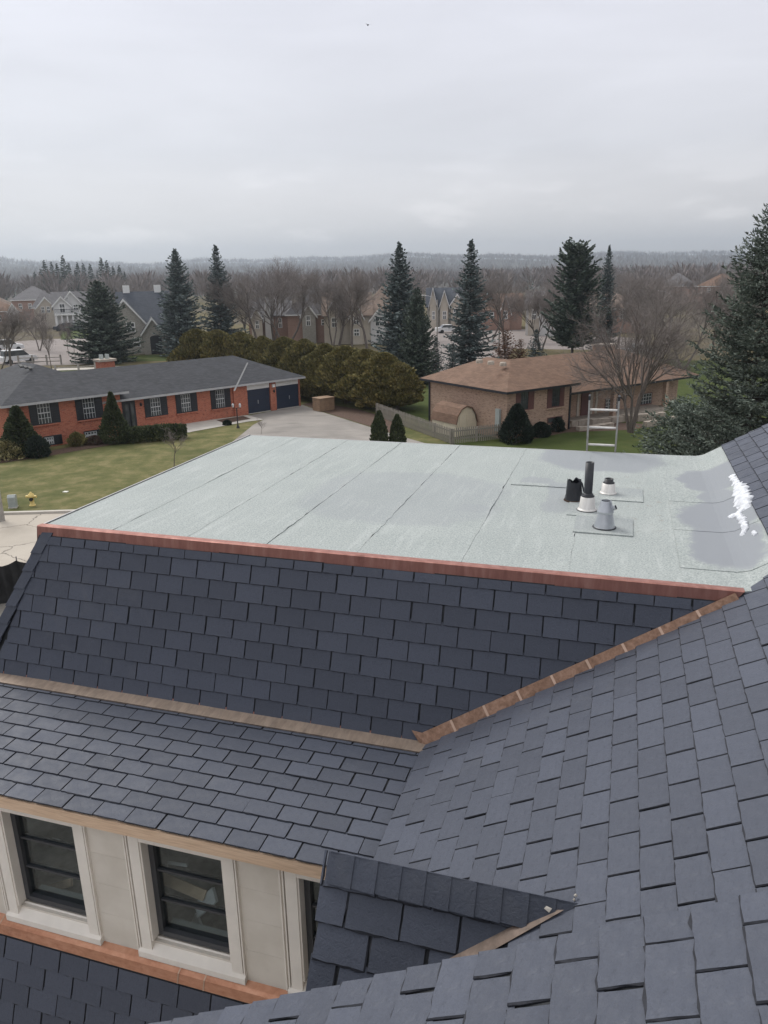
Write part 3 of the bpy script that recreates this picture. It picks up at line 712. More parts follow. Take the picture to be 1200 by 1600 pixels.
for k in range(5):
    lo = -8.2 if k == 0 else wins[k-1]+.535; hi = wins[k]-.535 if k < 4 else -1.5
    if hi-lo < .1: continue
    for j in range(4): tb('stone_block', lo+.001, hi-.001, WW+random.uniform(0, .0015), WW+.029, zs[j]+.001, zs[j+1]-.001, 'stone', stonew)
tb('frieze', -8.2, -1.5, WW-.012, WW+.029, -4.779, -4.665, 'stone_trim', stonew)
for c_ in wins:
    e = MB(); e.box(c_-OW-U0, c_-OW+.055-U0, WW+.085-W0, WW+.18-W0, HC+zbot, HC+ztop); e.box(c_+OW-.055-U0, c_+OW-U0, WW+.085-W0, WW+.18-W0, HC+zbot, HC+ztop)
    e.box(c_-OW+.055-U0, c_+OW-.055-U0, WW+.085-W0, WW+.18-W0, HC+ztop-.055, HC+ztop); e.box(c_-OW+.055-U0, c_+OW-.055-U0, WW+.075-W0, WW+.18-W0, HC+zbot, HC+zbot+.06)
    win = e.build('window', MAT['win_frame'], house)
    for zz_ in (1/3, 2/3):
        z_ = zbot+.06+(ztop-.055-zbot-.06)*zz_; tb('glazing_bar', c_-OW+.055, c_+OW-.055, WW+.105, WW+.172, z_-.011, z_+.011, 'win_frame', win)
    z0_ = zbot+.06; dz = (ztop-.055-z0_)/3
    for q in range(3): tb('pane', c_-OW+.056, c_+OW-.056, WW+.125, WW+.129, z0_+dz*q+.011*(q > 0), z0_+dz*(q+1)-.011*(q < 2), 'glass', win)
    tb('jamb', c_-OW-.018, c_-OW-.001, WW-.01, WW+.2, zbot, ztop, 'stone_trim', win); tb('jamb', c_+OW+.001, c_+OW+.018, WW-.01, WW+.2, zbot, ztop, 'stone_trim', win)
    for sg in (-1, 1):
        x0, x1 = sorted((c_+sg*(OW+.018), c_+sg*(OW+.125))); tb('surround', x0, x1, WW-.022, WW+.03, -6.085, ztop+.10, 'stone_trim', win)
        x0, x1 = sorted((c_+sg*(OW+.138), c_+sg*(OW+.150))); tb('stone_bead', x0, x1, WW-.026, WW+.03, -6.085, ztop+.06, 'stone_trim', win)
        if sg < 0: tb('stone_bead', c_-OW-.185, c_-OW-.172, WW-.016, WW+.03, -6.14, ztop+.06, 'stone_trim', win)
    tb('inner_ledge', c_-OW+.06, c_+OW-.06, WW+.185, WW+.25, zbot+.0, zbot+.05, 'sign_grey', win)
    tb('head', c_-OW-.017, c_+OW+.017, WW-.021, WW+.03, ztop+.001, ztop+.10, 'stone_trim', win)
    b = MB(); b.prism([HP(c_-.56, WW-.05, -6.168), HP(c_-.56, WW-.05, -6.103), HP(c_-.56, WW+.08, -6.01), HP(c_-.56, WW+.08, -6.168)], (1.12, 0, 0)); b.build('sill', MAT['stone_trim'], win)
b = MB(); x0, x1 = -8.1, -1.6
b.face([HP(x0, WW+.26, -6.4), HP(x1, WW+.26, -6.4), HP(x1, WW+2.3, -6.4), HP(x0, WW+2.3, -6.4)]); b.face([HP(x0, WW+2.3, -7.0), HP(x1, WW+2.3, -7.0), HP(x1, WW+2.3, -4.62), HP(x0, WW+2.3, -4.62)])
b.face([HP(x0, WW+.26, -4.65), HP(x0, WW+2.3, -4.65), HP(x1, WW+2.3, -4.65), HP(x1, WW+.26, -4.65)])
for x in (x0, x1): b.face([HP(x, WW+.26, -7.0), HP(x, WW+2.3, -7.0), HP(x, WW+2.3, -4.62), HP(x, WW+.26, -4.62)])
b.build('room', MAT['room'], house)
b = MB(); b.prism([HP(-8.2, 4.80, -6.15), HP(-8.2, 4.72, -6.175), HP(-8.2, 4.685, -6.19), HP(-8.2, 4.655, -6.275), HP(-8.2, 4.67, -6.29), HP(-8.2, 4.80, -6.29)], (6.7, 0, 0)); cb = b.build('copper_band', MAT['copper_new'], house)
for u in (-7.1, -5.6, -3.55, -3.28):
    b = MB(); b.prism([HP(u, 4.80, -6.147), HP(u, 4.72, -6.172), HP(u, 4.682, -6.187), HP(u, 4.652, -6.276), HP(u, 4.656, -6.276), HP(u, 4.686, -6.191), HP(u, 4.72, -6.176), HP(u, 4.80, -6.151)], (.014, 0, 0)); b.build('copper_seam', MAT['copper_seam'], cb)
# loose boards lying in the unfinished room, seen through the glass
for px, py, L_, W_, rot, m_, lab in ((322, 1410, .34, .14, .85, 'pale_board', 'broad pale plank lying askew behind the glass of the middle window'), (285, 1385, .5, .10, -.2, 'board', 'narrow brown timber lying behind the upper panes of the middle window'),
        (305, 1452, .3, .16, 1.15, 'pale_board', 'second pale plank behind the lowest panes of the middle window'), (278, 1350, .22, .03, .1, 'pale_board', 'short white strip lying behind the top panes of the middle window'), (88, 1312, .1, .02, .05, 'pale_board', 'thin white strip lying behind the top panes of the left window'), (90, 1385, .45, .08, .5, 'board', 'brown board lying behind the lower panes of the left window')):
    pu, pz = hw(px, py, 5.22); b = MB(); b.box(-L_/2, L_/2, -.015, .015, -W_/2, W_/2)
    o = b.build('plank', MAT[m_], None); o.location = HF.w((pu, 5.22, HC+pz)); o.rotation_euler = (math.radians(-38), -rot, -HEAD); tag(o, lab, 'plank')
# body of the house below the roofs
b = MB()
b.box(-6.9-U0, 1.2-U0, 7.2-W0, 11.9-W0, 0, HC-4.45); b.box(-8.2-U0, -1.6-U0, 7.12-W0, 7.2-W0, HC-7.05, HC-4.6); b.box(-8.2-U0, -1.6-U0, 4.9-W0, 7.2-W0, 0, HC-7.05); b.box(-8.2-U0, -1.6-U0, 4.25-W0, 4.9-W0, 0, HC-7.85)
b.face([HP(-6.2, 12.02, -2.86), HP(4.5, 12.02, -2.86), HP(4.5, 12.02, -HC), HP(-6.2, 12.02, -HC)])
b.box(-1.49-U0, 4.5-U0, -1.0-W0, 6.3-W0, 0, HC-5.0)
b.build('house_body', MAT['stone'], house)
# ---- snow, vents, ladder
def lumps(name, pts, mat, seed, par=None):
    """a bumpy low sheet: pts = list of (u, w, radius, height)"""
    r = random.Random(seed); b = MB()
    for (u, w, rad, h) in pts:
        n = 14; z0 = max(-2.70, Rz(u)) if u > 1.22 else -2.70
        ring = [[HP(u, w, 0)]]
        def zz2(uu): return (Rz(uu) if uu > 1.22 else -2.70)+.008
        top = HP(u, w, zz2(u)+h); V = [top]; Fc = []
        for k, fr in enumerate((.5, .85, 1.05)):
            for i in range(n):
                tt = 2*math.pi*i/n; rr = rad*fr*r.uniform(.6, 1.35); uu = u+rr*math.cos(tt)*.75; ww = w+rr*math.sin(tt)
                V.append(HP(uu, ww, zz2(uu)+h*(.85, .45, -.2)[k]*r.uniform(.6, 1.2)))
        for i in range(n): Fc.append((0, 1+i, 1+(i+1) % n))
        for k in range(2):
            for i in range(n): Fc.append((1+k*n+i, 1+(k+1)*n+i, 1+(k+1)*n+(i+1) % n, 1+k*n+(i+1) % n))
        b.mesh_add(V, Fc)
    return b
def onR(px, py):
    n = np.array([-kR, 0, 1]); a = HF.hit_plane(px, py, n, n@np.array([1.22, 0, HC-2.7])); f = hflat(px, py)
    return a if a[0] > 1.22 else f
S1 = [(1143, 745, 5, .02), (1149, 752, 6, .03), (1153, 760, 8, .05), (1157, 768, 11, .07), (1160, 777, 13, .08), (1162, 786, 13, .08), (1164, 793, 9, .05), (1168, 788, 7, .04), (1151, 772, 6, .04), (1158, 799, 6, .04), (1153, 803, 5, .03)]
S2 = [(1141, 808, 4, .025), (1147, 807, 6, .04), (1154, 807, 5, .03), (1159, 813, 6, .04), (1163, 821, 6, .05), (1164, 829, 5, .04), (1160, 836, 4, .03)]
for S, nm, lab in ((S1, 'snow_patch', 'long white snow streak lying up the right edge of the flat roof'), (S2, 'snow_patch', 'hooked white snow patch below the long streak on the flat roof'), ([(1177, 833, 3, .03), (1180, 836, 4, .03)], 'snow_patch', 'smallest white snow lump, apart at the right on the flat roof')):
    pts = []
    for x, y, r_, h in S:
        pass
    S = [(S[i][0]*(1-f)+S[i+1][0]*f, S[i][1]*(1-f)+S[i+1][1]*f, S[i][2]*(1-f)+S[i+1][2]*f, S[i][3]*(1-f)+S[i+1][3]*f) for i in range(len(S)-1) for f in (0, .5)]+[S[-1]]
    for x, y, r_, h in S:
        q = onR(x, y); d = np.linalg.norm(HF.w(q)-np.array([0, 0, HC])); pts.append((q[0], q[1], r_*d/FPX*1.15, h*.8))
    c0 = np.array([sum(p[0] for p in pts)/len(pts), sum(p[1] for p in pts)/len(pts)])
    b = lumps(nm, pts, 'snow', 3); o0 = HP(c0[0], c0[1], -2.7)
    b.v = [tuple(np.array(v)-o0) for v in b.v]; o = b.build(nm, MAT['snow'], None, smooth=True); o.location = HF.w((c0[0], c0[1], HC-2.7)); o.rotation_euler = (0, 0, -HEAD); tag(o, lab, 'snow patch')

def roof_item(name, px, py, **k):
    q = hflat(px, py); P = HF.w(q); o = empty(name, P, -HEAD, **k); return o, P, (lambda yy: max(.05, z_at(px, yy, P)-(HC-2.7)))
def patch(par, x0, x1, y0, y1, z=.012):
    b = MB(); b.box(x0, x1, y0, y1, 0, z); b.build('membrane_patch', MAT['membrane'], par)
vp, P, hh = roof_item('vent_pipe', 917, 798, label='tall black plastic vent pipe in a pale metal sleeve on the flat roof', cat='vent pipe')
top = hh(722); slv = hh(776)
patch(vp, -.22, .24, -.24, .62)
b = MB(); b.lathe([(.112, .012), (.116, .02), (.104, .03), (.094, .045), (.08, slv), (.074, slv+.006)], 24); b.build('flashing_sleeve', MAT['alum'], vp, True)
b = MB(); b.lathe([(.118, .010), (.122, .016), (.112, .022)], 24); b.build('sealant_ring', MAT['abs'], vp, True)
b = MB(); b.lathe([(.074, slv-.01), (.077, slv+.016), (.062, slv+.024), (.062, slv+.036), (.05, slv+.045)], 24); b.build('rubber_collar', MAT['abs'], vp, True)
b = MB(); b.lathe([(.049, slv), (.049, top), (.042, top), (.041, top-.25)], 24); b.build('pipe', MAT['abs'], vp, True)
sv, P, hh = roof_item('vent_pipe', 950, 772, label='short pale vent sleeve with black rim behind the other roof vents', cat='vent pipe')
top = hh(750); slv = hh(755)
b = MB(); b.lathe([(.105, .012), (.108, .02), (.097, .03), (.088, .04), (.077, slv), (.07, slv+.004)], 24); b.build('flashing_sleeve', MAT['alum'], sv, True)
patch(sv, -.1, .42, -.3, .3, .013)
b = MB(); b.lathe([(.07, slv-.01), (.072, slv+.012), (.056, slv+.02), (.054, top+.02), (.044, top+.02), (.042, slv-.15)], 24); b.build('rubber_collar', MAT['abs'], sv, True)
jv, P, hh = roof_item('vent_cone', 944, 826, label='shiny galvanised cone vent with a small side spout, nearest of the roof vents', cat='roof vent')
top = hh(782); mid = hh(798)
patch(jv, -.32, .30, -.22, .38, .016)
b = MB(); b.lathe([(.122, .018), (.112, .03), (.102, .08), (.074, mid)], 40); b.build('cone', MAT['galv'], jv)
b = MB(); b.lathe([(.124, .014), (.128, .022), (.116, .03)], 28); b.build('sealant_ring', MAT['abs'], jv, True)
b = MB(); b.lathe([(.088, mid-.02), (.09, mid), (.056, top), (.051, top), (.049, top-.1)], 40); hood = b.build('hood', MAT['galv'], jv)
b = MB(); b.tube((.05, -.0, mid+.02), (.105, -.02, mid+.055), .024, .024, 16, cap=False); b.build('spout', MAT['galv'], hood)
b = MB(); b.tube((.1, -.018, mid+.051), (.1025, -.019, mid+.053), .019, .019, 14); b.build('spout_mouth', MAT['abs'], hood)
bo, P, hh = roof_item('rubber_boot', 896, 782, label='black crumpled rubber sleeve left of the tall vent pipe', cat='sleeve')
top = hh(748); r_ = random.Random(4)
b = MB(); n = 26; k = 9; V = []
for j in range(k):
    f = j/(k-1); rad = .108-.026*f
    for i in range(n):
        tt = 2*math.pi*i/n; rr = rad*(1+.07*math.sin(5*tt+f*4)+r_.uniform(-.03, .03)); V.append((rr*math.cos(tt), rr*math.sin(tt), top*.86*f+(top*.14*(.5+.5*math.sin(2*tt+1))+r_.uniform(-.012, .012) if j == k-1 else 0)))
b.mesh_add(V, [(j*n+i, j*n+(i+1) % n, (j+1)*n+(i+1) % n, (j+1)*n+i) for j in range(k-1) for i in range(n)]); b.build('sleeve', MAT['abs'], bo, True)
b = MB(); b.lathe([(.112, 0), (.12, .006), (.112, .02)], 26); b.build('rim', MAT['mulch'], bo, True)
b = MB()
for (a, c2) in (((.09, -.03, top*.85), (.12, -.05, top*.5)), ((.12, -.05, top*.5), (.15, -.05, top*.34)), ((-.02, .03, top*.8), (.02, -.02, top*1.06)), ((.02, -.02, top*1.06), (.09, -.03, top*.85))): b.tube(a, c2, .012, .012, 6)
b.build('strap', MAT['abs'], bo)

lad = empty('extension_ladder', HF.w((-.215, 12.2+HC*0+1.95, 0)), -HEAD, label='aluminium extension ladder leaning on the far edge of the flat roof', cat='ladder')
ub = np.array([0, 1.95, 0]); dirL = nrm((0, -1.95, 8.0))
LT = (HC-1.80)/dirL[2]
for sg in (-1, 1):
    b = MB(); ax = np.array([1, 0, 0]); ay = np.cross(dirL, ax)
    p0 = np.array([sg*.215, 0, 0]); 
    q = [p0-ax*.013-ay*.035, p0+ax*.013-ay*.035, p0+ax*.013+ay*.035, p0-ax*.013+ay*.035]
    b.prism(q, dirL*LT); rail = b.build('rail', MAT['ladder'], lad)
    b = MB(); e = p0+dirL*(LT-.06)
    b.prism([e-ax*.016-ay*.039, e+ax*.016-ay*.039, e+ax*.016+ay*.039, e-ax*.016+ay*.039], dirL*.066); b.build('end_cap', MAT['abs'], rail)
k = 0
zt = HC-2.02
while zt > .2:
    d = zt/dirL[2]; p = dirL*d; b = MB(); b.tube(p-np.array([.20, 0, 0]), p+np.array([.20, 0, 0]), .017, None, 8); b.build('rung', MAT['rung'], lad); zt -= .287

# ================================================================== ground, roads, hills
def crest(th):
    return 66+9*math.sin(th*9+1.2)+6*math.sin(th*23+.5)+4*math.sin(th*51)+ (14 if th < -.28 else 0)*min(1, (-.28-th)/.1)
def sstep(a, b, x): x = min(1, max(0, (x-a)/(b-a))); return x*x*(3-2*x)
def ground_z(x, y):
    r = math.hypot(x, y); th = math.atan2(x, y)
    if r < 500: return 0.0
    a = abs(th) if abs(th) < 1.2 else 1.2
    return crest(th if abs(th) < 1.2 else 1.2*math.copysign(1, th))*sstep(800, 3600, r) + 6*math.sin(x*.004)*math.sin(y*.0031+1)*sstep(700, 1600, r)
rr_ = [0, 60, 150, 300, 500, 650, 800, 1000, 1250, 1500, 1800, 2100, 2400, 2700, 3000, 3300, 3600, 4000, 4600, 5600]
nth = 180; V = []; Fq = []
for r in rr_:
    for i in range(nth):
        th = 2*math.pi*i/nth; x, y = r*math.sin(th), r*math.cos(th); V.append((x, y, ground_z(x, y)))
for j in range(len(rr_)-1):
    for i in range(nth): Fq.append((j*nth+i, j*nth+(i+1) % nth, (j+1)*nth+(i+1) % nth, (j+1)*nth+i))
k_in = [i for i, f in enumerate(Fq) if i//nth < 4]; k_out = [i for i, f in enumerate(Fq) if i//nth >= 4]
def ring_mesh(name, idx, mat):
    me = bpy.data.meshes.new(name); me.from_pydata(V, [], [Fq[i][::-1] for i in idx]); me.materials.append(mat); me.update(); return tag(link(name, me), kind='structure')
ring_mesh('ground', k_in, MAT['ground']); ring_mesh('hills', k_out, MAT['hills'])
def ground_patch(name, pts, mat, z, px=True):
    P = [gz(*p, 0)[:2] if px else p for p in pts]; b = MB()
    area = sum(P[i-1][0]*P[i][1]-P[i][0]*P[i-1][1] for i in range(len(P)))
    if area < 0: P = P[::-1]
    b.face([(p[0], p[1], z) for p in P]); return b.build(name, MAT[mat], None, kind='structure')
ground_patch('lawn', [(-75, 20), (14, 20), (13, 60), (-4, 78), (-75, 110)], 'lawn', .004, False)
ground_patch('green_lawn', [(1.2, 63), (4.3, 49.4), (8.5, 46), (30, 40), (52, 60), (40, 95), (-4, 100)], 'green_lawn', .008, False)
ground_patch('road', [(-90, 31.5), (-18.3, 34.95), (-15.5, 35.1), (20, 36.6), (20, 27.0), (-90, 23.0)], 'road', .012, False)
b = MB()
for (x0, y0), (x1, y1), w in (((-90, 31.5), (-18.3, 34.95), .22), ((-18.3, 34.95), (20, 36.7), .22)):
    d = np.array([x1-x0, y1-y0]); d /= np.linalg.norm(d); n_ = np.array([-d[1], d[0]])*w
    b.prism([(x0, y0, 0), (x1, y1, 0), (x1+n_[0], y1+n_[1], 0), (x0+n_[0], y0+n_[1], 0)], (0, 0, .12))
b.build('kerb', MAT['concrete'], None, kind='structure')
ground_patch('dirt_yard', [(-90, 22.9), (26, 26.9), (30, -10), (-90, -10)], 'dirt', .016, False)
ground_patch('driveway', [(386, 650), (473, 633), (500, 643), (560, 662), (612, 678), (668, 694), (720, 725), (300, 775), (352, 700), (396, 664), (412, 656)], 'asphalt', .020)
ground_patch('mulch_bed', [(473, 632), (500, 642), (560, 661), (615, 678), (612, 655), (560, 640), (490, 628)], 'mulch', .024)
ground_patch('walkway', [(205, 672), (240, 668.5), (340, 655), (386, 649), (412, 656), (385, 659.5), (300, 675), (296, 676), (240, 680), (205, 680)], 'concrete', .028)
ground_patch('mulch_bed', [(0, 716), (60, 708), (120, 697), (168, 689), (196, 692), (130, 703), (70, 714), (0, 724)], 'mulch', .024)
ground_patch('mulch_bed', [(338, 657), (380, 650.5), (392, 655), (352, 662)], 'mulch', .036)
ground_patch('court_pavement', [(-60, 560), (-60, 540), (60, 531), (140, 527), (185, 540), (130, 570), (20, 572)], 'street', .012)
ground_patch('sidewalk', [(-60, 581), (150, 574), (330, 566), (330, 568.5), (150, 577), (-60, 584)], 'concrete', .020)
ground_patch('sidewalk', [(-60, 592), (150, 584.5), (330, 575), (330, 578), (150, 588), (-60, 596)], 'concrete', .020)
ground_patch('verge_lawn', [(-60, 584.5), (150, 577.5), (330, 569), (330, 574.5), (150, 584), (-60, 591.5)], 'green_lawn', .012)
ground_patch('verge_lawn', [(95, 531), (95, 518), (150, 514), (150, 527)], 'green_lawn', .016)
ground_patch('street', [(655, 535), (665, 512), (790, 512), (1010, 530), (1010, 548), (800, 545), (780, 600), (690, 620)], 'street', .012)
ground_patch('front_walk', [(300, 552), (200, 556), (180, 566), (340, 562)], 'green_lawn', .016)

# haze: one even body of air over the whole scene
b = MB(); b.box(-5200, 5200, -400, 5200, -2.0, 190); hz = b.build('haze', [], None, kind='stuff')
t = bpy.data.materials.new('haze_air'); t.use_nodes = True; t.node_tree.nodes.clear()
o_ = t.node_tree.nodes.new('ShaderNodeOutputMaterial'); v_ = t.node_tree.nodes.new('ShaderNodeVolumePrincipled')
v_.inputs['Color'].default_value = (.79, .895, 1.0, 1); v_.inputs['Density'].default_value = .00038; v_.inputs['Anisotropy'].default_value = .65
t.node_tree.links.new(v_.outputs[0], o_.inputs['Volume']); hz.data.materials.append(t)

# ================================================================== plants: generators
def tubes_np(segs, ns):
    """segs: list of (p0,p1,r0,r1) -> V,F quads"""
    S = np.array([np.r_[a, b] for a, b, _, _ in segs]); R = np.array([(r0, r1) for _, _, r0, r1 in segs])
    p0, p1 = S[:, :3], S[:, 3:]; d = p1-p0; d /= np.linalg.norm(d, axis=1, keepdims=True)+1e-9
    ref = np.where(np.abs(d[:, 2:3]) < .9, np.array([[0, 0, 1.0]]), np.array([[1.0, 0, 0]]))
    a = np.cross(d, ref); a /= np.linalg.norm(a, axis=1, keepdims=True); bb = np.cross(d, a)
    n = len(segs); V = np.zeros((n, 2, ns, 3))
    for i in range(ns):
        t = 2*math.pi*i/ns; o = math.cos(t)*a+math.sin(t)*bb
        V[:, 0, i] = p0+o*R[:, :1]; V[:, 1, i] = p1+o*R[:, 1:]
    F = []
    base = np.arange(n)[:, None]*2*ns
    for i in range(ns):
        j = (i+1) % ns; F.append(np.concatenate([base+i, base+j, base+ns+j, base+ns+i], 1))
    return V.reshape(-1, 3), np.concatenate(F)
def cards_np(c, d, wdir, L, W, taper=.25):
    """leaf cards from centre-start c along d"""
    d = d/(np.linalg.norm(d, axis=1, keepdims=True)+1e-9); s = np.cross(d, wdir); s /= np.linalg.norm(s, axis=1, keepdims=True)+1e-9
    L = L[:, None]; W = W[:, None]; n = len(c)
    V = np.stack([c-s*W*.35, c+s*W*.35, c+d*L*.55+s*W*.5, c+d*L+s*W*taper*.5, c+d*L-s*W*taper*.5, c+d*L*.55-s*W*.5], 1)
    i = np.arange(n)[:, None]*6
    F = np.concatenate([np.concatenate([i, i+1, i+2, i+5], 1), np.concatenate([i+5, i+2, i+3, i+4], 1)])
    return V.reshape(-1, 3), F
def spruce(seed, H, R, zmin=.6, dz=.33, nb=7, step=.28, cw=.13, cl=.5, power=.85, droop=-.28, up=.16, irregular=.15, near=False, gap=0.0):
    r = np.random.default_rng(seed); C = []; D = []; Wd = []; Ls = []; Ws = []; br = []
    z = zmin
    while z < H-.15:
        f = (z-zmin)/(H-zmin)
        n = max(4, int(nb*(1-.35*f)+r.uniform(0, 1.5)))
        a0 = r.uniform(0, 6.28)
        for i in range(n):
            if r.random() < gap: continue
            ph = a0+6.283*i/n+r.normal(0, .2); L = max(.12, R*(1-f)**power*r.uniform(1-irregular*1.6, 1+irregular))
            if f < .08: L *= .82
            sl = droop*(1-f)+.35*f*f+r.normal(0, .06)
            hd = np.array([math.cos(ph), math.sin(ph), 0]); sd = np.array([-hd[1], hd[0], 0]); p0 = np.array([0, 0, z+r.normal(0, dz*.25)])
            pts = [p0+hd*L*t_+np.array([0, 0, L*(sl*t_+up*t_*t_*1.6)]) for t_ in (0, .5, 1)]
            br += [(pts[0], pts[1], .012+.008*L, .008+.004*L), (pts[1], pts[2], .008+.004*L, .004)]
            m = max(2, int(L*.9/step))
            for t_ in np.linspace(.16 if L > 1 else .25, 1.0, m):
                pb = p0+hd*L*t_+np.array([0, 0, L*(sl*t_+up*t_*t_*1.6)])
                bd = hd+np.array([0, 0, sl+2*up*1.6*t_])
                lw = cl*(1.15-.65*t_)*min(1, .35+L/2.2)
                for sgn in (-1, 1, 0):
                    if sgn == 0 and r.random() < .45: continue
                    dd = bd*r.uniform(.5, .9)+sd*sgn*r.uniform(.7, 1.1)+np.array([0, 0, r.uniform(-.28, .12)])
                    dd = dd/np.linalg.norm(dd); l2 = lw*r.uniform(.7, 1.25)
                    if near:
                        kk = max(2, int(l2/.08))
                        for q in range(kk):
                            C.append(pb+dd*l2*q/kk); D.append(dd+r.normal(0, .42, 3)); Wd.append(r.normal(0, 1, 3)); Ls.append(.17*r.uniform(.8, 1.3)); Ws.append(cw*r.uniform(.7, 1.3))
                    else:
                        C.append(pb); D.append(dd); Wd.append(np.array([0, 0, 1.0])+r.normal(0, .5, 3)); Ls.append(l2); Ws.append(cw*r.uniform(.8, 1.4))
                        if r.random() < .6: C.append(pb+dd*l2*.25); D.append(dd+r.normal(0, .3, 3)); Wd.append(sd+r.normal(0, .6, 3)); Ls.append(l2*.8); Ws.append(cw*r.uniform(.6, 1.1))
        z += dz*(1-.35*f)*r.uniform(.8, 1.2)
    V1, F1 = cards_np(np.array(C), np.array(D), np.array(Wd), np.array(Ls), np.array(Ws))
    tr = [(np.array([0, 0, -.1]), np.array([0, 0, H*.5]), .022*H*.62, .012*H*.62), (np.array([0, 0, H*.5]), np.array([0, 0, H*.985]), .012*H*.62, .01)]
    V2, F2 = tubes_np(tr, 8); V3, F3 = tubes_np(br, 3)
    return (V1, F1), (np.concatenate([V2, V3]), np.concatenate([F2, F3+len(V2)]))
def crown_np(seed, H, R, n, prof, size, z0=0.0, lump=.25, upw=.8, nl=14):
    """dense shrub or cedar crown: leaf sprays through a lumpy shell"""
    r = np.random.default_rng(seed)
    h = r.random(n)**.9; ph = r.uniform(0, 2*np.pi, n)
    rad = np.interp(h, [p[0] for p in prof], [p[1] for p in prof])*R
    lc = r.uniform(0, 2*np.pi, nl); lh = r.random(nl); lump_f = np.zeros(n)
    for a, b_ in zip(lc, lh):
        dph = np.abs((ph-a+np.pi) % (2*np.pi)-np.pi); lump_f = np.maximum(lump_f, np.exp(-(dph/.45)**2-((h-b_)/.11)**2))
    rad = rad*(1-lump*.6+lump*lump_f*1.3)*(r.random(n)**.35*.55+.45)*r.uniform(.9, 1.08, n)
    c = np.stack([rad*np.cos(ph), rad*np.sin(ph), z0+h*(H-z0)*.97], 1)
    d = np.stack([np.cos(ph), np.sin(ph), np.full(n, upw)], 1)+r.normal(0, .45, (n, 3))
    L = size*r.uniform(.7, 1.5, n); W = L*r.uniform(.4, .75, n)
    return cards_np(c, d, r.normal(0, 1, (n, 3)), L, W, .35)
def bare_tree(seed, H, spread, r0, stems=1, nlimb=7, n2=6, n3=6, n4=4, clear=.22, upr=.55, tw=.012, fuzz=2, flen=.8, trunk=.42):
    r = random.Random(seed); big = []; small = []
    def V3(a): return np.array(a, float)
    def grow(p, d, L, rad, lev):
        mid_d = nrm(d+V3([r.gauss(0, .10) for _ in range(3)])); e1 = p+mid_d*L*.5
        d2 = nrm(d+V3([r.gauss(0, .16), r.gauss(0, .16), r.gauss(.05, .12)])); e2 = e1+d2*L*.5
        r1 = rad*.78; r2 = rad*(.5 if lev < 4 else .35)
        (big if lev < 3 else small).append((p, e1, rad, r1)); (big if lev < 3 else small).append((e1, e2, r1, r2))
        if lev >= 4: return
        n = (nlimb, n2, n3, n4)[lev]
        for i in range(n):
            t_ = r.uniform((clear/.42, .22, .15, .1)[lev], 1.0); base = p+(e1-p)*t_*2 if t_ < .5 else e1+(e2-e1)*(t_-.5)*2
            a = r.uniform(0, 6.283); side = nrm(np.cross(d2, V3([math.cos(a), math.sin(a), r.uniform(-.3, .3)])))
            k = (.62, .62, .75, .8)[lev]; out = V3([base[0], base[1], 0]); out = out/(np.linalg.norm(out)+.3)
            nd = nrm(d2*(1-k*.45)+side*k+V3([0, 0, upr*(.55 if lev < 2 else .4)])+out*.28*spread)
            LL = L*(.98, .62, .58, .6)[lev]*r.uniform(.65, 1.15)*(1.2-.4*t_)
            grow(base, nd, LL, max(tw*(.9 if lev > 1 else 1.6), rad*(.45, .42, .5, .6)[lev]*r.uniform(.7, 1.1)), lev+1)
    for s_ in range(stems):
        a = 6.283*s_/max(1, stems)+r.uniform(-.4, .4); lean = 0.05 if stems == 1 else .32
        grow(V3([.12*math.cos(a)*(stems > 1), .12*math.sin(a)*(stems > 1), -.05]), nrm((lean*math.cos(a), lean*math.sin(a), 1)), H*trunk, r0/(1 if stems == 1 else 1.35), 0)
    m = max(max(q[1][2] for q in big), max(q[1][2] for q in small)); k = H/m
    f = lambda S: [(a*k, b*k, r1, r2) for a, b, r1, r2 in S]
    sm = f(small); rr = np.random.default_rng(seed)
    E0 = np.array([q[0] for q in sm]); E1 = np.array([q[1] for q in sm]); n = len(sm); K = fuzz
    c = np.repeat(E0, K, 0)+(np.repeat(E1-E0, K, 0))*rr.random((n*K, 1)); dd = np.repeat(E1-E0, K, 0); dd /= np.linalg.norm(dd, axis=1, keepdims=True)+1e-9
    dd = dd+rr.normal(0, .42, (n*K, 3))+np.array([0, 0, .35])
    Vf, Ff = cards_np(c, dd, rr.normal(0, 1, (n*K, 3)), flen*rr.uniform(.5, 1.3, n*K), np.full(n*K, tw*1.25), .4)
    Vt, Ft = tubes_np(sm, 3)
    return tubes_np(f(big), 6), (np.concatenate([Vt, Vf]), np.concatenate([Ft, Ff+len(Vt)]))

# ================================================================== plants: instances
PROTO = {}
def proto(key, parts):
    PROTO[key] = [(nm, np_mesh(key+'_'+nm, v, f, mat)) for nm, (v, f), mat in parts]
def plant(key, name, P, H, H0, label, cat, group=None, rz=None, wide=1.0):
    """a plant of its own: an Empty at its foot with its trunk and crown"""
    s = H/H0; o = empty(name, P, random.uniform(0, 6.28) if rz is None else rz, label=label, cat=cat, group=group)
    for nm, me in PROTO[key]:
        c = link(nm, me, o); c.scale = (s*wide, s*wide, s)
    return o
cr_, tk_ = spruce(1, 14, 3.9, zmin=.4, dz=.30, nb=11, step=.26, cw=.17, cl=.7, power=.82, irregular=.3); proto('blue_spruce', [('trunk', tk_, MAT['bark_dark']), ('crown', cr_, MAT['spruce_blue'])])
cr_, tk_ = spruce(2, 14, 3.4, zmin=.4, dz=.31, nb=9, step=.26, cw=.17, cl=.65, power=.88, irregular=.32); proto('slim_spruce', [('trunk', tk_, MAT['bark_dark']), ('crown', cr_, MAT['spruce_blue'])])
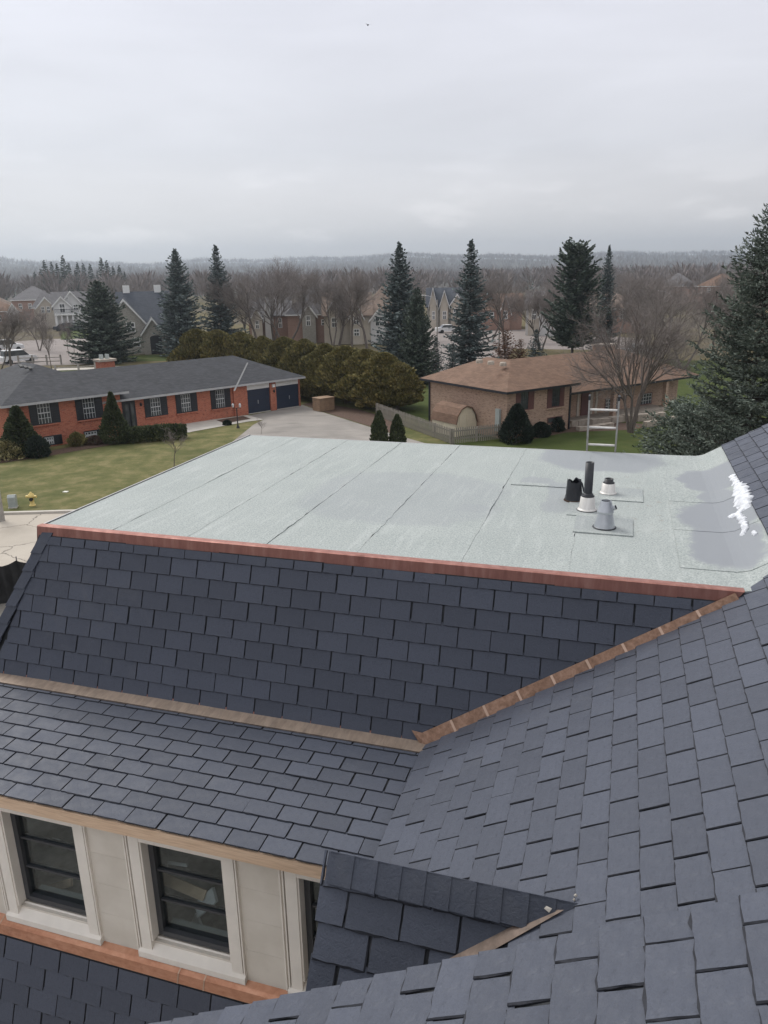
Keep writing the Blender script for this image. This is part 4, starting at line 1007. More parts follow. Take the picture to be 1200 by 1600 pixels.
cr_, tk_ = spruce(3, 11, 5.1, zmin=.4, dz=.28, nb=12, step=.28, cw=.18, cl=.8, power=.74, irregular=.28); proto('broad_spruce', [('trunk', tk_, MAT['bark_dark']), ('crown', cr_, MAT['spruce_green'])])
cr_, tk_ = spruce(4, 14, 3.9, zmin=2.0, dz=.36, nb=9, step=.24, cw=.20, cl=.9, power=.45, droop=-.02, up=.22, irregular=.3, gap=.1); proto('pine', [('trunk', tk_, MAT['bark_dark']), ('crown', cr_, MAT['pine'])])
cr_, tk_ = spruce(5, 5, 1.5, zmin=.25, dz=.26, nb=8, step=.22, cw=.12, cl=.4); proto('small_spruce', [('trunk', tk_, MAT['bark_dark']), ('crown', cr_, MAT['spruce_blue'])])
cr_, tk_ = spruce(6, 14.2, 5.0, zmin=.8, dz=.36, nb=10, step=.27, cw=.062, cl=.85, power=.74, droop=-.30, up=.20, near=True); proto('near_spruce', [('trunk', tk_, MAT['bark_dark']), ('crown', cr_, MAT['spruce_near'])])
cr_, tk_ = spruce(8, 18, 2.7, zmin=1.0, dz=.8, nb=6, step=.6, cw=.35, cl=1.0); proto('far_spruce', [('trunk', tk_, MAT['bark_dark']), ('crown', cr_, MAT['spruce_green'])])
for i in range(4):
    a, b2 = bare_tree(20+i, 12, 1.0, .2, stems=(1, 2, 3, 1)[i], nlimb=7 if i % 3 == 0 else 5, n2=6, n3=5, n4=4, tw=.011, upr=.75)
    proto('bare%d' % i, [('trunk', a, MAT['bark']), ('crown', b2, MAT['twig'])])
a, b2 = bare_tree(40, 11, 1.5, .22, stems=4, nlimb=7, n2=6, n3=6, n4=4, clear=.16, upr=.40, tw=.009, fuzz=1, flen=.6); proto('big_bare', [('trunk', a, MAT['bark']), ('crown', b2, MAT['twig'])])
a, b2 = bare_tree(50, 3, .8, .035, nlimb=6, n2=4, n3=3, n4=1, tw=.006, upr=.8, fuzz=2, flen=.2); proto('sapling', [('trunk', a, MAT['bark']), ('crown', b2, MAT['twig'])])
tall_prof = [(0, .7), (.12, .95), (.35, 1), (.6, .88), (.8, .66), (.93, .36), (1, .06)]
cone_prof = [(0, .8), (.1, 1), (.3, .86), (.6, .52), (.85, .22), (1, .04)]
dome_prof = [(0, .8), (.2, 1), (.5, .95), (.75, .7), (.92, .38), (1, .1)]
slim_prof = [(0, .85), (.3, 1), (.6, .8), (.85, .4), (1, .04)]
stem_ = tubes_np([(np.array([0, 0, -.1]), np.array([0, 0, 4.2]), .11, .05), (np.array([.2, .1, -.1]), np.array([.35, .15, 3.2]), .08, .04), (np.array([-.25, 0, -.1]), np.array([-.4, .1, 3.2]), .08, .04)], 6)
for i in range(3): proto('cedar%d' % i, [('trunk', stem_, MAT['bark']), ('crown', crown_np(60+i, 5.4, 1.65, 17000, tall_prof, .17, z0=(.25, .9, .5)[i], lump=.42, upw=2.2, nl=40), MAT['arbor'])])
low_stem = tubes_np([(np.array([0, 0, -.05]), np.array([0, 0, .5]), .06, .03)], 6)
proto('cone_cedar', [('trunk', low_stem, MAT['bark']), ('crown', crown_np(70, 3.2, 1.1, 8000, cone_prof, .12, lump=.22, upw=1.0), MAT['cone'])])
proto('slim_cedar', [('trunk', low_stem, MAT['bark']), ('crown', crown_np(71, 2.4, .48, 4500, slim_prof, .11, lump=.12, upw=2.0), MAT['cone'])])
proto('yew', [('trunk', low_stem, MAT['bark']), ('crown', crown_np(72, 2.3, 1.15, 7000, [(0, .95), (.15, 1), (.45, .8), (.75, .5), (.93, .22), (1, .05)], .11, lump=.16), MAT['yew'])])
proto('round_shrub', [('trunk', low_stem, MAT['bark']), ('crown', crown_np(73, 1.0, .8, 3500, dome_prof, .1, lump=.16), MAT['yew'])])
proto('yellow_shrub', [('trunk', low_stem, MAT['bark']), ('crown', crown_np(74, 1.1, 1.0, 1800, dome_prof, .12, lump=.4), MAT['yellow'])])
proto('olive_shrub', [('trunk', low_stem, MAT['bark']), ('crown', crown_np(75, 1.0, .9, 2200, dome_prof, .12, lump=.3), MAT['arbor'])])
proto('red_shrub', [('trunk', low_stem, MAT['bark']), ('crown', crown_np(76, .8, .9, 1500, dome_prof, .1, lump=.4), MAT['mulch'])])
cr_, tk_ = spruce(9, 5, 2.0, zmin=.2, dz=.28, nb=7, step=.26, cw=.10, cl=.5, power=.6, droop=.1, up=.2, gap=.1); proto('russet', [('trunk', tk_, MAT['bark']), ('crown', cr_, MAT['russet'])])

def H_at(P, px, py): return z_at(px, py, P)-P[2]
def tree_px(key, H0, name, bx, by, tx, ty, label, cat, group=None, dist=None, wide=1.0):
    P = gz(bx, by, 0) if dist is None else ground_dir(bx, dist)
    return plant(key, name, P, H_at(P, tx, ty), H0, label, cat, group, wide=wide)
# the tall conifers
tree_px('broad_spruce', 11, 'spruce_tree', 167, 566, 165, 440, 'broad dark green spruce standing behind the brick chimney', 'spruce tree', 'tall spruces')
tree_px('blue_spruce', 14, 'spruce_tree', 288, 556, 286, 390, 'wide blue spruce left of its narrower twin behind the dark roof', 'spruce tree', 'tall spruces', wide=1.0)
tree_px('slim_spruce', 14, 'spruce_tree', 349, 550, 347, 383, 'narrow blue spruce right of its wider twin behind the dark roof', 'spruce tree', 'tall spruces', wide=.95)
tree_px('blue_spruce', 14, 'spruce_tree', 626, 590, 628, 380, 'tall blue green spruce rising just right of the cedar hedge', 'spruce tree', 'tall spruces', wide=.86)
tree_px('broad_spruce', 11, 'spruce_tree', 652, 600, 652, 452, 'shorter dark green spruce pressed against the tall spruce by the cedar hedge', 'spruce tree', 'tall spruces', wide=.55)
tree_px('slim_spruce', 14, 'spruce_tree', 733, 582, 739, 375, 'lone blue spruce behind the left end of the brown roof', 'spruce tree', 'tall spruces', wide=.92)
tree_px('pine', 14, 'pine_tree', 893, 566, 900, 380, 'ragged broad pine behind the brown roofed house', 'pine tree', None, wide=.95)
tree_px('slim_spruce', 14, 'spruce_tree', 941, 556, 942, 384, 'thin spruce top peeping out right of the ragged pine', 'spruce tree', 'tall spruces', wide=.62)
tree_px('small_spruce', 5, 'small_spruce', 681, 590, 681, 526, 'small spruce at the foot of the tall spruces by the hedge', 'small spruce', 'small spruces')
tree_px('small_spruce', 5, 'small_spruce', 707, 592, 708, 535, 'small dark spruce left of the lone blue spruce', 'small spruce', 'small spruces')
tree_px('small_spruce', 5, 'small_spruce', 836, 566, 836, 514, 'small bright blue spruce beside the russet bush', 'small spruce', 'small spruces', wide=1.25)
tree_px('russet', 5, 'russet_bush', 788, 572, 790, 514, 'russet brown bush behind the ridge of the brown roof', 'bush', wide=1.1)
tree_px('russet', 5, 'russet_bush', 812, 572, 811, 530, 'lower russet bush tucked against the small blue spruce', 'bush', wide=.9)
NS = ground_dir(1178, 36.0); plant('near_spruce', 'spruce_tree', NS, H_at(NS, 1192, 322), 14.2, 'huge grey green spruce at the right edge, nearest of all the trees', 'spruce tree', 'tall spruces', rz=.6, wide=.8)
NS2 = ground_dir(1105, 41.0)
proto('spreading_spruce', [('trunk', low_stem, MAT['bark_dark']), ('crown', spruce(16, 4.2, 3.6, zmin=.3, dz=.24, nb=14, step=.27, cw=.06, cl=.7, power=.35, droop=.02, up=.12, near=True)[0], MAT['spruce_near'])])
plant('spreading_spruce', 'low_spruce', NS2, H_at(NS2, 1085, 640), 4.2, 'low spreading silver green spruce below the huge spruce', 'spruce tree', wide=1.0)
# cedar hedge behind the driveway
ords = ['first', 'second', 'third', 'fourth', 'fifth', 'sixth', 'seventh', 'eighth', 'ninth', 'tenth', 'eleventh']
for i, (px, d, ty, wpx) in enumerate(((312, 80, 514, 52), (344, 79, 516, 56), (380, 77.5, 519, 56), (414, 76, 525, 52), (446, 74, 527, 52), (478, 71.5, 530, 56), (510, 69, 537, 60), (541, 67, 541, 64), (572, 65, 546, 68), (602, 63.5, 551, 70), (622, 62.5, 566, 54))):
    P = ground_dir(px, d); H = H_at(P, px, ty); o = plant('cedar%d' % (i % 3), 'cedar_tree', P, H, 5.4, ords[i]+' bronze green cedar from the left in the tall hedge behind the driveway', 'cedar tree', 'cedars of the tall hedge')
    k = wpx*d/FPX/2/1.65*5.4/H*1.32*random.uniform(.92, 1.1)
    for c in o.children: c.scale.x *= k; c.scale.y *= k
# garden plants
def px_plant(key, H0, name, bx, by, tx, ty, wpx, R0, label, cat, group=None):
    P = gz(bx, by, 0); H = H_at(P, tx, ty); o = plant(key, name, P, H, H0, label, cat, group); k = (wpx*np.hypot(P[0], P[1])/FPX/2)/(R0*H/H0)
    for c in o.children: c.scale.x *= k; c.scale.y *= k
    return o
px_plant('cone_cedar', 3.2, 'cone_shrub', 36, 711, 28, 634, 62, 1.1, 'cone shaped green cedar by the left end of the red brick house', 'shrub', 'cone shaped cedars')
px_plant('cone_cedar', 3.2, 'cone_shrub', 182, 692, 180, 612, 44, 1.1, 'cone shaped green cedar left of the front door of the red brick house', 'shrub', 'cone shaped cedars')
px_plant('round_shrub', 1.0, 'shrub', 60, 714, 58, 682, 34, .8, 'low dark shrub at the foot of the left cone cedar', 'shrub')
px_plant('yellow_shrub', 1.1, 'shrub', 16, 716, 14, 688, 52, 1.0, 'pale yellow leaved shrub in the front left corner bed', 'shrub')
px_plant('olive_shrub', 1.0, 'shrub', 121, 697, 121, 676, 26, .9, 'yellow green shrub between the two basement windows', 'shrub')
px_plant('red_shrub', .8, 'shrub', 148, 694, 148, 681, 32, .9, 'low reddish shrub under the right basement window', 'shrub')
px_plant('round_shrub', 1.0, 'shrub', 355, 664, 355, 656, 14, .8, 'small dark shrub beside the black lamp post', 'shrub')
hg = empty('clipped_hedge', gz(242, 690, 0), math.radians(43.3), label='long low clipped hedge along the walkway of the red brick house', cat='hedge')
r = np.random.default_rng(9); n = 9000
q0, q1 = gz(188, 693, 0), gz(292, 684, 0); L_ = np.linalg.norm(q1-q0); th = math.atan2(q1[1]-q0[1], q1[0]-q0[0]); hg.rotation_euler[2] = th; hg.location = (q0+q1)/2
x = r.uniform(-1, 1, n); y = r.uniform(-1, 1, n); z = r.random(n)**.6
edge = (1-np.abs(x)**6)**.25*(1-np.maximum(0, z-.75)*1.5)
c = np.stack([x*L_/2, y*.75*edge*(r.random(n)**.2), z*1.0*(1-.12*np.abs(x)**4)], 1)
Vh, Fh = cards_np(c, np.stack([x*.2, y, np.full(n, .8)], 1)+r.normal(0, .5, (n, 3)), r.normal(0, 1, (n, 3)), .11*r.uniform(.7, 1.4, n), .07*r.uniform(.7, 1.4, n), .4)
link('foliage', np_mesh('hedge_foliage', Vh, Fh, MAT['cone']), hg)
tree_px('sapling', 3, 'sapling', 272, 729, 274, 664, 'thin bare sapling standing in the front lawn', 'sapling')
tree_px('sapling', 3, 'sapling', 408, 679, 407, 652, 'tiny bare sapling at the driveway edge', 'sapling')
px_plant('slim_cedar', 2.4, 'slim_cedar', 593, 704, 592, 642, 27, .48, 'taller left one of two slim green cedars behind the flat roof', 'cedar tree', 'pair of slim cedars')
px_plant('slim_cedar', 2.4, 'slim_cedar', 621, 703, 621, 648, 25, .48, 'shorter right one of two slim green cedars behind the flat roof', 'cedar tree', 'pair of slim cedars')
px_plant('yew', 2.3, 'yew_bush', 807, 690, 806, 631, 54, 1.15, 'dark rounded cone yew by the end of the picket fence', 'bush')
px_plant('round_shrub', 1.0, 'shrub', 845, 682, 845, 660, 32, .8, 'dark low shrub right of the rounded yew', 'shrub')
px_plant('round_shrub', 1.0, 'shrub', 869, 674, 867, 652, 25, .8, 'dark round shrub under the brown house basement window', 'shrub')
# bare trees
BT = [('bare0', 18, 580, 22, 474, 1.2, 'forked bare tree in front of the white cars at the left edge'), ('bare1', -2, 584, -6, 490, 1.2, 'bare tree cut by the left edge of the photo'), ('bare3', 82, 584, 78, 482, .45, 'slender leaning bare tree left of the brick chimney'),
      ('bare3', 108, 556, 107, 490, .5, 'thin young bare tree in front of the white porch house'), ('bare0', 118, 560, 117, 500, .4, 'thinnest young bare tree beside the broad spruce'), ('bare1', 62, 548, 56, 480, 1.2, 'tangled bare tree in front of the grey house roofs'),
      ('bare2', 428, 536, 424, 403, 1.0, 'wide many stemmed bare tree behind the cedar hedge'), ('bare1', 520, 545, 516, 424, .95, 'bare tree with leaning trunk in front of the grey far house'), ('bare0', 550, 550, 552, 420, .9, 'upright bare tree left of the tall hedge spruce'), ('bare3', 388, 540, 386, 442, 1.0, 'bare tree right beside the narrow blue spruce'),
      ('bare0', 790, 560, 792, 424, 1.0, 'vase shaped bare tree behind the russet bush'), ('bare2', 845, 548, 850, 440, 1.1, 'bare tree in front of the white gabled far house')]
for key, bx, by, tx, ty, wd, lab in BT: tree_px(key, 12, 'bare_tree', bx, by, tx, ty, lab, 'bare tree', 'bare street trees', wide=wd)
tree_px('big_bare', 11, 'bare_tree', 985, 676, 985, 428, 'big spreading bare tree with several trunks in front of the brown roofed house', 'bare tree', 'bare street trees', wide=.78)
for q_, (key, px, d, ty) in enumerate((('bare0', 960, 118, 426), ('bare2', 1010, 100, 428), ('bare3', 1040, 135, 430), ('bare1', 1065, 92, 432), ('bare2', 1110, 105, 440), ('bare1', 1140, 120, 440))):
    P = ground_dir(px, d); plant(key, 'bare_tree', P, H_at(P, px, ty), 12, ('first', 'second', 'third', 'fourth', 'fifth', 'sixth')[q_]+' bare tree from the left in the thicket behind the big bare tree', 'bare tree', 'thicket of bare trees', wide=1.15)
ORD = ['first', 'second', 'third', 'fourth', 'fifth', 'sixth', 'seventh', 'eighth', 'ninth', 'tenth', 'eleventh', 'twelfth', 'thirteenth', 'fourteenth', 'fifteenth', 'sixteenth', 'seventeenth', 'eighteenth', 'nineteenth', 'twentieth']
rt = random.Random(77)
for q_, (key, px, d, ty, wd) in enumerate((('bare0', 408, 118, 428, 1.2), ('bare1', 450, 122, 416, 1.3), ('bare3', 532, 125, 428, 1.2), ('bare0', 575, 116, 432, 1.3), ('bare0', 664, 132, 436, 1.2), ('bare1', 765, 128, 432, 1.3), ('bare2', 868, 130, 430, 1.3))):
    P = ground_dir(px, d); plant(key, 'bare_tree', P, H_at(P, px, ty), 12, ORD[q_]+' from the left of the bare trees screening the middle far houses', 'bare tree', 'bare trees screening the far houses', wide=wd)
for i in range(34):
    px = rt.uniform(-20, 1200); d = rt.uniform(165, 320)
    if 190 < px < 260 and d < 200: d += 110
    if 80 < px < 140: d += 60
    P = ground_dir(px, d); plant('bare%d' % rt.randrange(4), 'bare_tree', P, rt.uniform(8, 12.5), 12, 'hazy bare tree among the far houses', 'bare tree', 'hazy bare trees among the far houses', wide=1.2)
for i in range(17):
    px = 80+i*8.3+rt.uniform(-2.5, 2.5); d = rt.uniform(330, 400); P = ground_dir(px, d)
    plant('far_spruce', 'far_conifer', P, rt.uniform(14, 20.5), 18, ORD[i]+' pointed conifer from the left in the distant row above the left hand roofs', 'conifer', 'distant row of conifers', wide=1.15)
# distant woods: one mass nobody could count
rw = np.random.default_rng(31)
def woods(name, N, r0, r1, shards, hgt, size, mat, conifer=False, th0=-.62, th1=.62, pw=1.0):
    th = rw.uniform(th0, th1, N); rr = r0+(r1-r0)*rw.random(N)**pw
    base = np.stack([rr*np.sin(th), rr*np.cos(th), np.zeros(N)], 1); base[:, 2] = [ground_z(*p[:2]) for p in base]
    H = hgt*rw.uniform(.7, 1.3, N); C = np.repeat(base, shards, 0); Hs = np.repeat(H, shards); n = len(C)
    f = rw.random(n); a = rw.uniform(0, 6.283, n)
    if conifer:
        rad = Hs*.17*(1-f)*rw.random(n)**.5; o = np.stack([rad*np.cos(a), rad*np.sin(a), Hs*(.05+.9*f)], 1)
        d = np.stack([np.cos(a), np.sin(a), rw.uniform(-.4, .5, n)], 1); L = Hs*.13*(1.1-f); W = L*.55
    else:
        ff = .3+.62*f; prof = np.sin(np.clip((ff-.15)/.85, 0, 1)*np.pi)**.6
        rad = Hs*.36*prof*rw.random(n)**.5; o = np.stack([rad*np.cos(a), rad*np.sin(a), Hs*ff*.92], 1)
        d = np.stack([np.cos(a)*.5, np.sin(a)*.5, rw.uniform(.4, 1.4, n)], 1); L = size*rw.uniform(.7, 1.4, n); W = L*.16
    Vw, Fw = cards_np(C+o, d, rw.normal(0, 1, (n, 3)), L, W, .2)
    tag(link(name, np_mesh(name, Vw, Fw, MAT[mat])), kind='stuff')
woods('distant_bare_woods', 520, 300, 700, 130, 11, 2.6, 'twig_far')
woods('distant_bare_woods', 1500, 650, 1600, 40, 11, 5.0, 'twig_far')
woods('distant_conifers', 260, 420, 1500, 60, 14, 2, 'spruce_green', True)
woods('hillside_woods', 5200, 1300, 3600, 9, 13, 8.0, 'twig_far', pw=.8)
woods('hillside_conifers', 2600, 1500, 3600, 12, 15, 2, 'spruce_green', True, pw=.7)
woods('dark_far_wood', 800, 900, 1500, 34, 14, 2, 'spruce_green', True, .12, .42)

# ================================================================== houses
class House:
    def __init__(s, name, P, rot, label, cat='house', group=None):
        s.F = Frame(P[:2], rot); s.root = empty(name, (P[0], P[1], 0), rot, label=label, cat=cat, group=group)
    def mesh(s, name, m, parent=None): return name, m, parent
    def box(s, name, x0, x1, y0, y1, z0, z1, m, parent=None):
        b = MB(); b.box(min(x0, x1), max(x0, x1), y0, y1, min(z0, z1), max(z0, z1)); return b.build(name, MAT[m], parent or s.root)
    def hip(s, x0, x1, y0, y1, ze, ra, rb, m, thick=.16, gut='gutter'):
        """hip roof over an eave rectangle with ridge points ra, rb (x,y,z); ra is the left/near end"""
        b = MB(); A, B, Cc, D = (x0, y0, ze), (x1, y0, ze), (x1, y1, ze), (x0, y1, ze)
        if abs(ra[0]-rb[0]) >= abs(ra[1]-rb[1]): fs = [(A, B, rb, ra), (B, Cc, rb), (Cc, D, ra, rb), (D, A, ra)]
        else: fs = [(A, B, ra), (B, Cc, rb, ra), (Cc, D, rb), (D, A, ra, rb)]
        for f in fs: b.face(f)
        r = b.build('roof', MAT[m], s.root)
        e = MB()
        for p, q in ((A, B), (B, Cc), (Cc, D), (D, A)): e.face([(p[0], p[1], p[2]-thick), (q[0], q[1], q[2]-thick), (q[0], q[1], q[2]-.005), (p[0], p[1], p[2]-.005)])
        e.face([(x0, y0, ze-thick), (x0, y1, ze-thick), (x1, y1, ze-thick), (x1, y0, ze-thick)])
        e.build('eave', MAT[gut], r)
        return r
    def window(s, x0, x1, y, z0, z1, frame='shutter', cols=4, rws=4, bar='sash', deep=.0, bw=.014, sill=None):
        e = MB(); f = .06
        e.box(x0-f, x0, y-.05, y+.03, z0-f, z1+f); e.box(x1, x1+f, y-.05, y+.03, z0-f, z1+f); e.box(x0, x1, y-.05, y+.03, z1, z1+f); e.box(x0, x1, y-.05, y+.03, z0-f, z0)
        w = e.build('window', MAT[frame], s.root)
        b = MB(); b.box(x0+.001, x1-.001, y-.012, y+.02, z0+.001, z1-.001); b.build('pane', MAT['pane'], w)
        if cols > 1 or rws > 1:
            b = MB(); b.box(x0+.002, x0+2*bw, y-.03, y-.013, z0+.002, z1-.002); b.box(x1-2*bw, x1-.002, y-.03, y-.013, z0+.002, z1-.002); b.box(x0+2*bw, x1-2*bw, y-.03, y-.013, z1-2*bw, z1-.002)
            for i in range(1, cols): xx = x0+(x1-x0)*i/cols; b.box(xx-bw, xx+bw, y-.03, y-.013, z0+.002, z1-.002)
            for i in range(1, rws):
                zz = z0+(z1-z0)*i/rws
                b.box(x0+.002, x1-.002, y-.034, y-.031, zz-bw*(2.2 if i*2 == rws else 1), zz+bw*(2.2 if i*2 == rws else 1))
            b.build('glazing_bars', MAT[bar], w)
        if sill: b = MB(); b.box(x0-.5, x1+.5, y-.1, y+.02, z0-f-.1, z0-f-.002); b.build('sill', MAT[sill], w)
        return w
    def shutter(s, x0, x1, y, z0, z1, m):
        b = MB(); b.box(x0, x1, y-.045, y-.002, z0, z1)
        n = 8
        for i in range(n): zz = z0+.08+(z1-z0-.16)*i/n; b.box(x0+.05, x1-.05, y-.058, y-.046, zz, zz+(z1-z0-.16)/n*.6)
        b.build('shutter', MAT[m], s.root)
    def px(s, px, py, axis, val): return s.F.hit(px, py, axis, val)

# ---- red brick split level house
O1 = gz(389, 647, 0)
H1 = House('red_brick_house', O1, math.radians(90-46.7), 'red brick split level house with charcoal roof, black shutters and two navy garage doors')
H1.box('wall', -11.2, 5.2, 0, 8.2, 0, 2.52, 'brick_red'); H1.box('wall', -18.6, -11.0, -.5, 10.5, 0, 3.08, 'brick_red')
long_sl = (4.35-2.55)/(4.1+.5)
r1 = H1.hip(-14.0, 5.6, -.5, 8.7, 2.55, (-14.0, 4.1, 4.35), (1.5, 4.1, 4.35), 'shingle_dark')
r2 = H1.hip(-19.1, -10.5, -1.0, 11.0, 3.15, (-14.8, 4.0, 5.05), (-14.8, 6.6, 5.05), 'shingle_dark')
nn_ = np.array([0, -long_sl, 1]); cc_ = 2.55+long_sl*.5
qa, qb = H1.F.hit_plane(387, 567, nn_, cc_), H1.F.hit_plane(366, 611, nn_, cc_)
d_ = nrm(qa-qb); sd_ = nrm(np.cross(nn_, d_))*.06; up_ = np.array([0, 0, .02]); b = MB(); b.face([qb-sd_+up_, qb+sd_+up_, qa+sd_+up_, qa-sd_+up_]); b.build('metal_valley', MAT['valley_metal'], r1)
chx, chy = -9.1, 5.6; chb = H1.F.w((chx, chy, 0)); cht = z_at(160, 555, chb)
b = MB(); b.box(chx-.55, chx+.55, chy-.5, chy+.5, 3.4, cht-.45); ch = b.build('chimney', MAT['brick_red'], r1)
b = MB(); b.box(chx-.68, chx+.68, chy-.62, chy+.62, cht-.45, cht-.28); b.build('chimney_cap', MAT['paver'], r1)
for sx_ in (-.25, .22):
    b = MB(); b.lathe([(.17, cht-.28), (.15, cht+.05), (.13, cht+.08)], 12, (chx+sx_, chy, 0)); b.build('flue_pot', MAT['sign_grey'], r1, True)
for k in range(3):
    nL = (5.05-3.15)/5.0; q = H1.F.hit_plane(33+7*k, 574+1.5*k, np.array([0, -nL, 1]), 3.15+nL)
    b = MB(); b.prism([q+np.array([-.10, -.16, -.02]), q+np.array([.10, -.16, -.02]), q+np.array([.10, .16, .1]), q+np.array([-.10, .16, .1])], (0, 0, .1)); b.build('roof_vent', MAT['iron'], r2)
def wpx(H, xs, y0, y1, axisval, sh='shutter', **k):
    """shutter/glass/shutter at photo columns xs, rows y0..y1, on the wall y = axisval"""
    xc = (xs[1]+xs[2])/2; zt_ = H.px(xc, y0, 1, axisval)[2]; zb_ = H.px(xc, y1, 1, axisval)[2]; ym = (y0+y1)/2
    X = [None if x is None else H.px(x, ym, 1, axisval)[0] for x in xs]
    H.window(X[1]+.06, X[2]-.06, axisval, zb_+.06, zt_-.06, **k)
    if X[0] is not None: H.shutter(X[0], X[1]-.005, axisval, zb_, zt_, sh)
    if X[3] is not None: H.shutter(X[2]+.005, X[3], axisval, zb_, zt_, sh)
for xs, y0, y1 in (((225.5, 233.8, 251.8, 261.5), 620.5, 650.5), ((274.5, 281.7, 298.5, 308), 614.5, 644.5), ((329, 335.8, 351.5, 360), 608, 638)): wpx(H1, xs, y0, y1, 0, sill='brick_red')
for xs, y0, y1 in (((45.5, 57, 80, 93), 627, 663), ((118, 128, 149, 160.5), 619.5, 655)): wpx(H1, xs, y0, y1, -.5, sill='brick_red')
wpx(H1, (None, 68, 85.5, 97.5), 681, 696, -.5, cols=4, rws=2, bw=.03); wpx(H1, (None, 131, 153, 161), 672.5, 686.5, -.5, cols=4, rws=2, bw=.03)
a0 = H1.px(191, 640, 1, 0)[0]; a1 = H1.px(212, 640, 1, 0)[0]
H1.box('door_recess', a0, a1, -.012, .02, .1, 2.3, 'shutter'); dr = H1.box('front_door', a0+.55, a1-.45, -.05, -.013, .12, 2.2, 'iron')
b = MB(); b.box(a1-.38, a1-.16, -.03, -.014, .5, 2.1); b.build('sidelight', MAT['pane'], H1.root); b = MB(); b.box(a0+.16, a0+.45, -.03, -.014, .5, 2.1); b.build('sidelight', MAT['pane'], H1.root)
b = MB(); b.lathe([(.02, -.12), (.07, -.1), (.09, .06), (.02, .16)], 8, (H1.px(219, 630, 1, 0)[0], -.12, H1.px(219, 632, 1, 0)[2])); b.build('wall_lantern', MAT['iron'], H1.root)
gx = [H1.px(x, 630, 1, 0)[0] for x in (386, 421.5, 431, 466.5)]
for k, (x0, x1) in enumerate(((gx[0], gx[1]), (gx[2], gx[3]))):
    g = MB(); n = 4; zt_ = 1.92
    for i in range(n): g.box(x0, x1, -.03+.004*(i % 2), -.004, .04+zt_/n*i+.008, .04+zt_/n*(i+1)-.008)
    gd = g.build('garage_door', MAT['navy'], H1.root); b = MB(); b.box(x0, x1, -.02, -.003, .0, 1.95); b.build('door_gap', MAT['iron'], gd)
    H1.box('header_board', x0, x1, -.06, -.002, 1.955, 2.37, 'white')
    b = MB(); b.box(x1-1.0 if k else x1-1.2, x1-.94 if k else x1-1.14, -.06, -.03, .75, 1.05); b.build('handle', MAT['galv'], gd)
    H1.box('sill_strip', x0, x1, -.12, -.001, 0, .05, 'concrete')
for x0, x1 in ((gx[0]-1.3, gx[0]-.02), (gx[1]+.02, gx[2]-.02), (gx[3]+.02, 5.2)): H1.box('brick_pillar', x0, x1, -.16, -.002, 0, 2.5, 'brick_red')
xm = (gx[1]+gx[2])/2; H1.box('wall_light', xm-.12, xm+.12, -.3, -.165, 1.95, 2.2, 'white'); b = MB(); b.lathe([(.03, -.1), (.08, 0), (.05, .14)], 8, (xm+.05, -.24, 1.6)); b.build('wall_lantern', MAT['iron'], H1.root)
H1.box('porch_slab', a0-.3, a1+1.0, -1.4, -.001, 0, .14, 'concrete')
H1.box('downspout', -18.45, -18.37, -.58, -.505, 0, 3.0, 'iron'); H1.box('gas_meter', -18.3, -17.9, -.75, -.55, .9, 1.4, 'galv')
pl = empty('planter', gz(223, 668, 0), label='tall black planter with twigs beside the front door of the red brick house', cat='planter')
b = MB(); b.lathe([(.17, 0), (.24, .75), (.26, .8), (.22, .8), (.2, .7)], 14); b.build('pot', MAT['iron'], pl, True)
b = MB(); r = random.Random(3)
for i in range(16): b.tube((0, 0, .7), (r.uniform(-.3, .3), r.uniform(-.3, .3), r.uniform(1.05, 1.5)), .012, .006, 4)
b.build('twigs', MAT['twig'], pl)
lp = empty('lamp_post', gz(372, 669, 0), label='black garden lamp post with two pale lanterns by the walkway', cat='lamp post')
zz_ = H_at(np.array(gz(372, 669, 0)), 372, 630)
b = MB(); b.lathe([(.13, 0), (.1, .12), (.045, .25), (.04, zz_-.35)], 10); b.build('post', MAT['iron'], lp, True)
b = MB(); b.tube((-.26, 0, zz_-.35), (.26, 0, zz_-.35), .02); b.build('arm', MAT['iron'], lp)
for sg in (-.26, .26): b = MB(); b.lathe([(.04, -.3), (.07, -.28), (.09, -.08), (.02, .0)], 8, (sg, 0, zz_)); b.build('lantern', MAT['sash'], lp)
o = MB(); 
for i in range(5): o.lathe([(.001, 0), (.16, .05), (.14, .22), (.001, .3)], 7, (random.uniform(-.5, .5), random.uniform(-.2, .2), 0))
sp_ = o.build('garden_stones', MAT['rock'], None); sp_.location = gz(214, 666, 0); tag(sp_, 'little heap of pale stones by the front step of the red brick house', 'stones')
wb = empty('wooden_bin', gz(506, 641, 0), math.radians(40), label='light wooden slatted bin standing at the end of the driveway by the cedars', cat='bin')
for fx in range(6):
    for (x0, x1, y0, y1) in ((-.72, .72, -.52, -.48), (-.76, -.72, -.5, .5), (.72, .76, -.5, .5)): b = MB(); b.box(x0, x1, y0, y1, .04+fx*.17, .04+fx*.17+.155); b.build('board', MAT['cedar_board'], wb)
b = MB(); b.box(-.79, .79, -.56, .56, 1.06, 1.10); b.build('lid', MAT['cedar_board'], wb)
for x, y in ((-.68, -.45), (.68, -.45), (-.68, .45), (.68, .45)): b = MB(); b.box(x-.04, x+.04, y-.03, y+.03, 0, 1.055); b.build('corner_post', MAT['cedar_board'], wb)

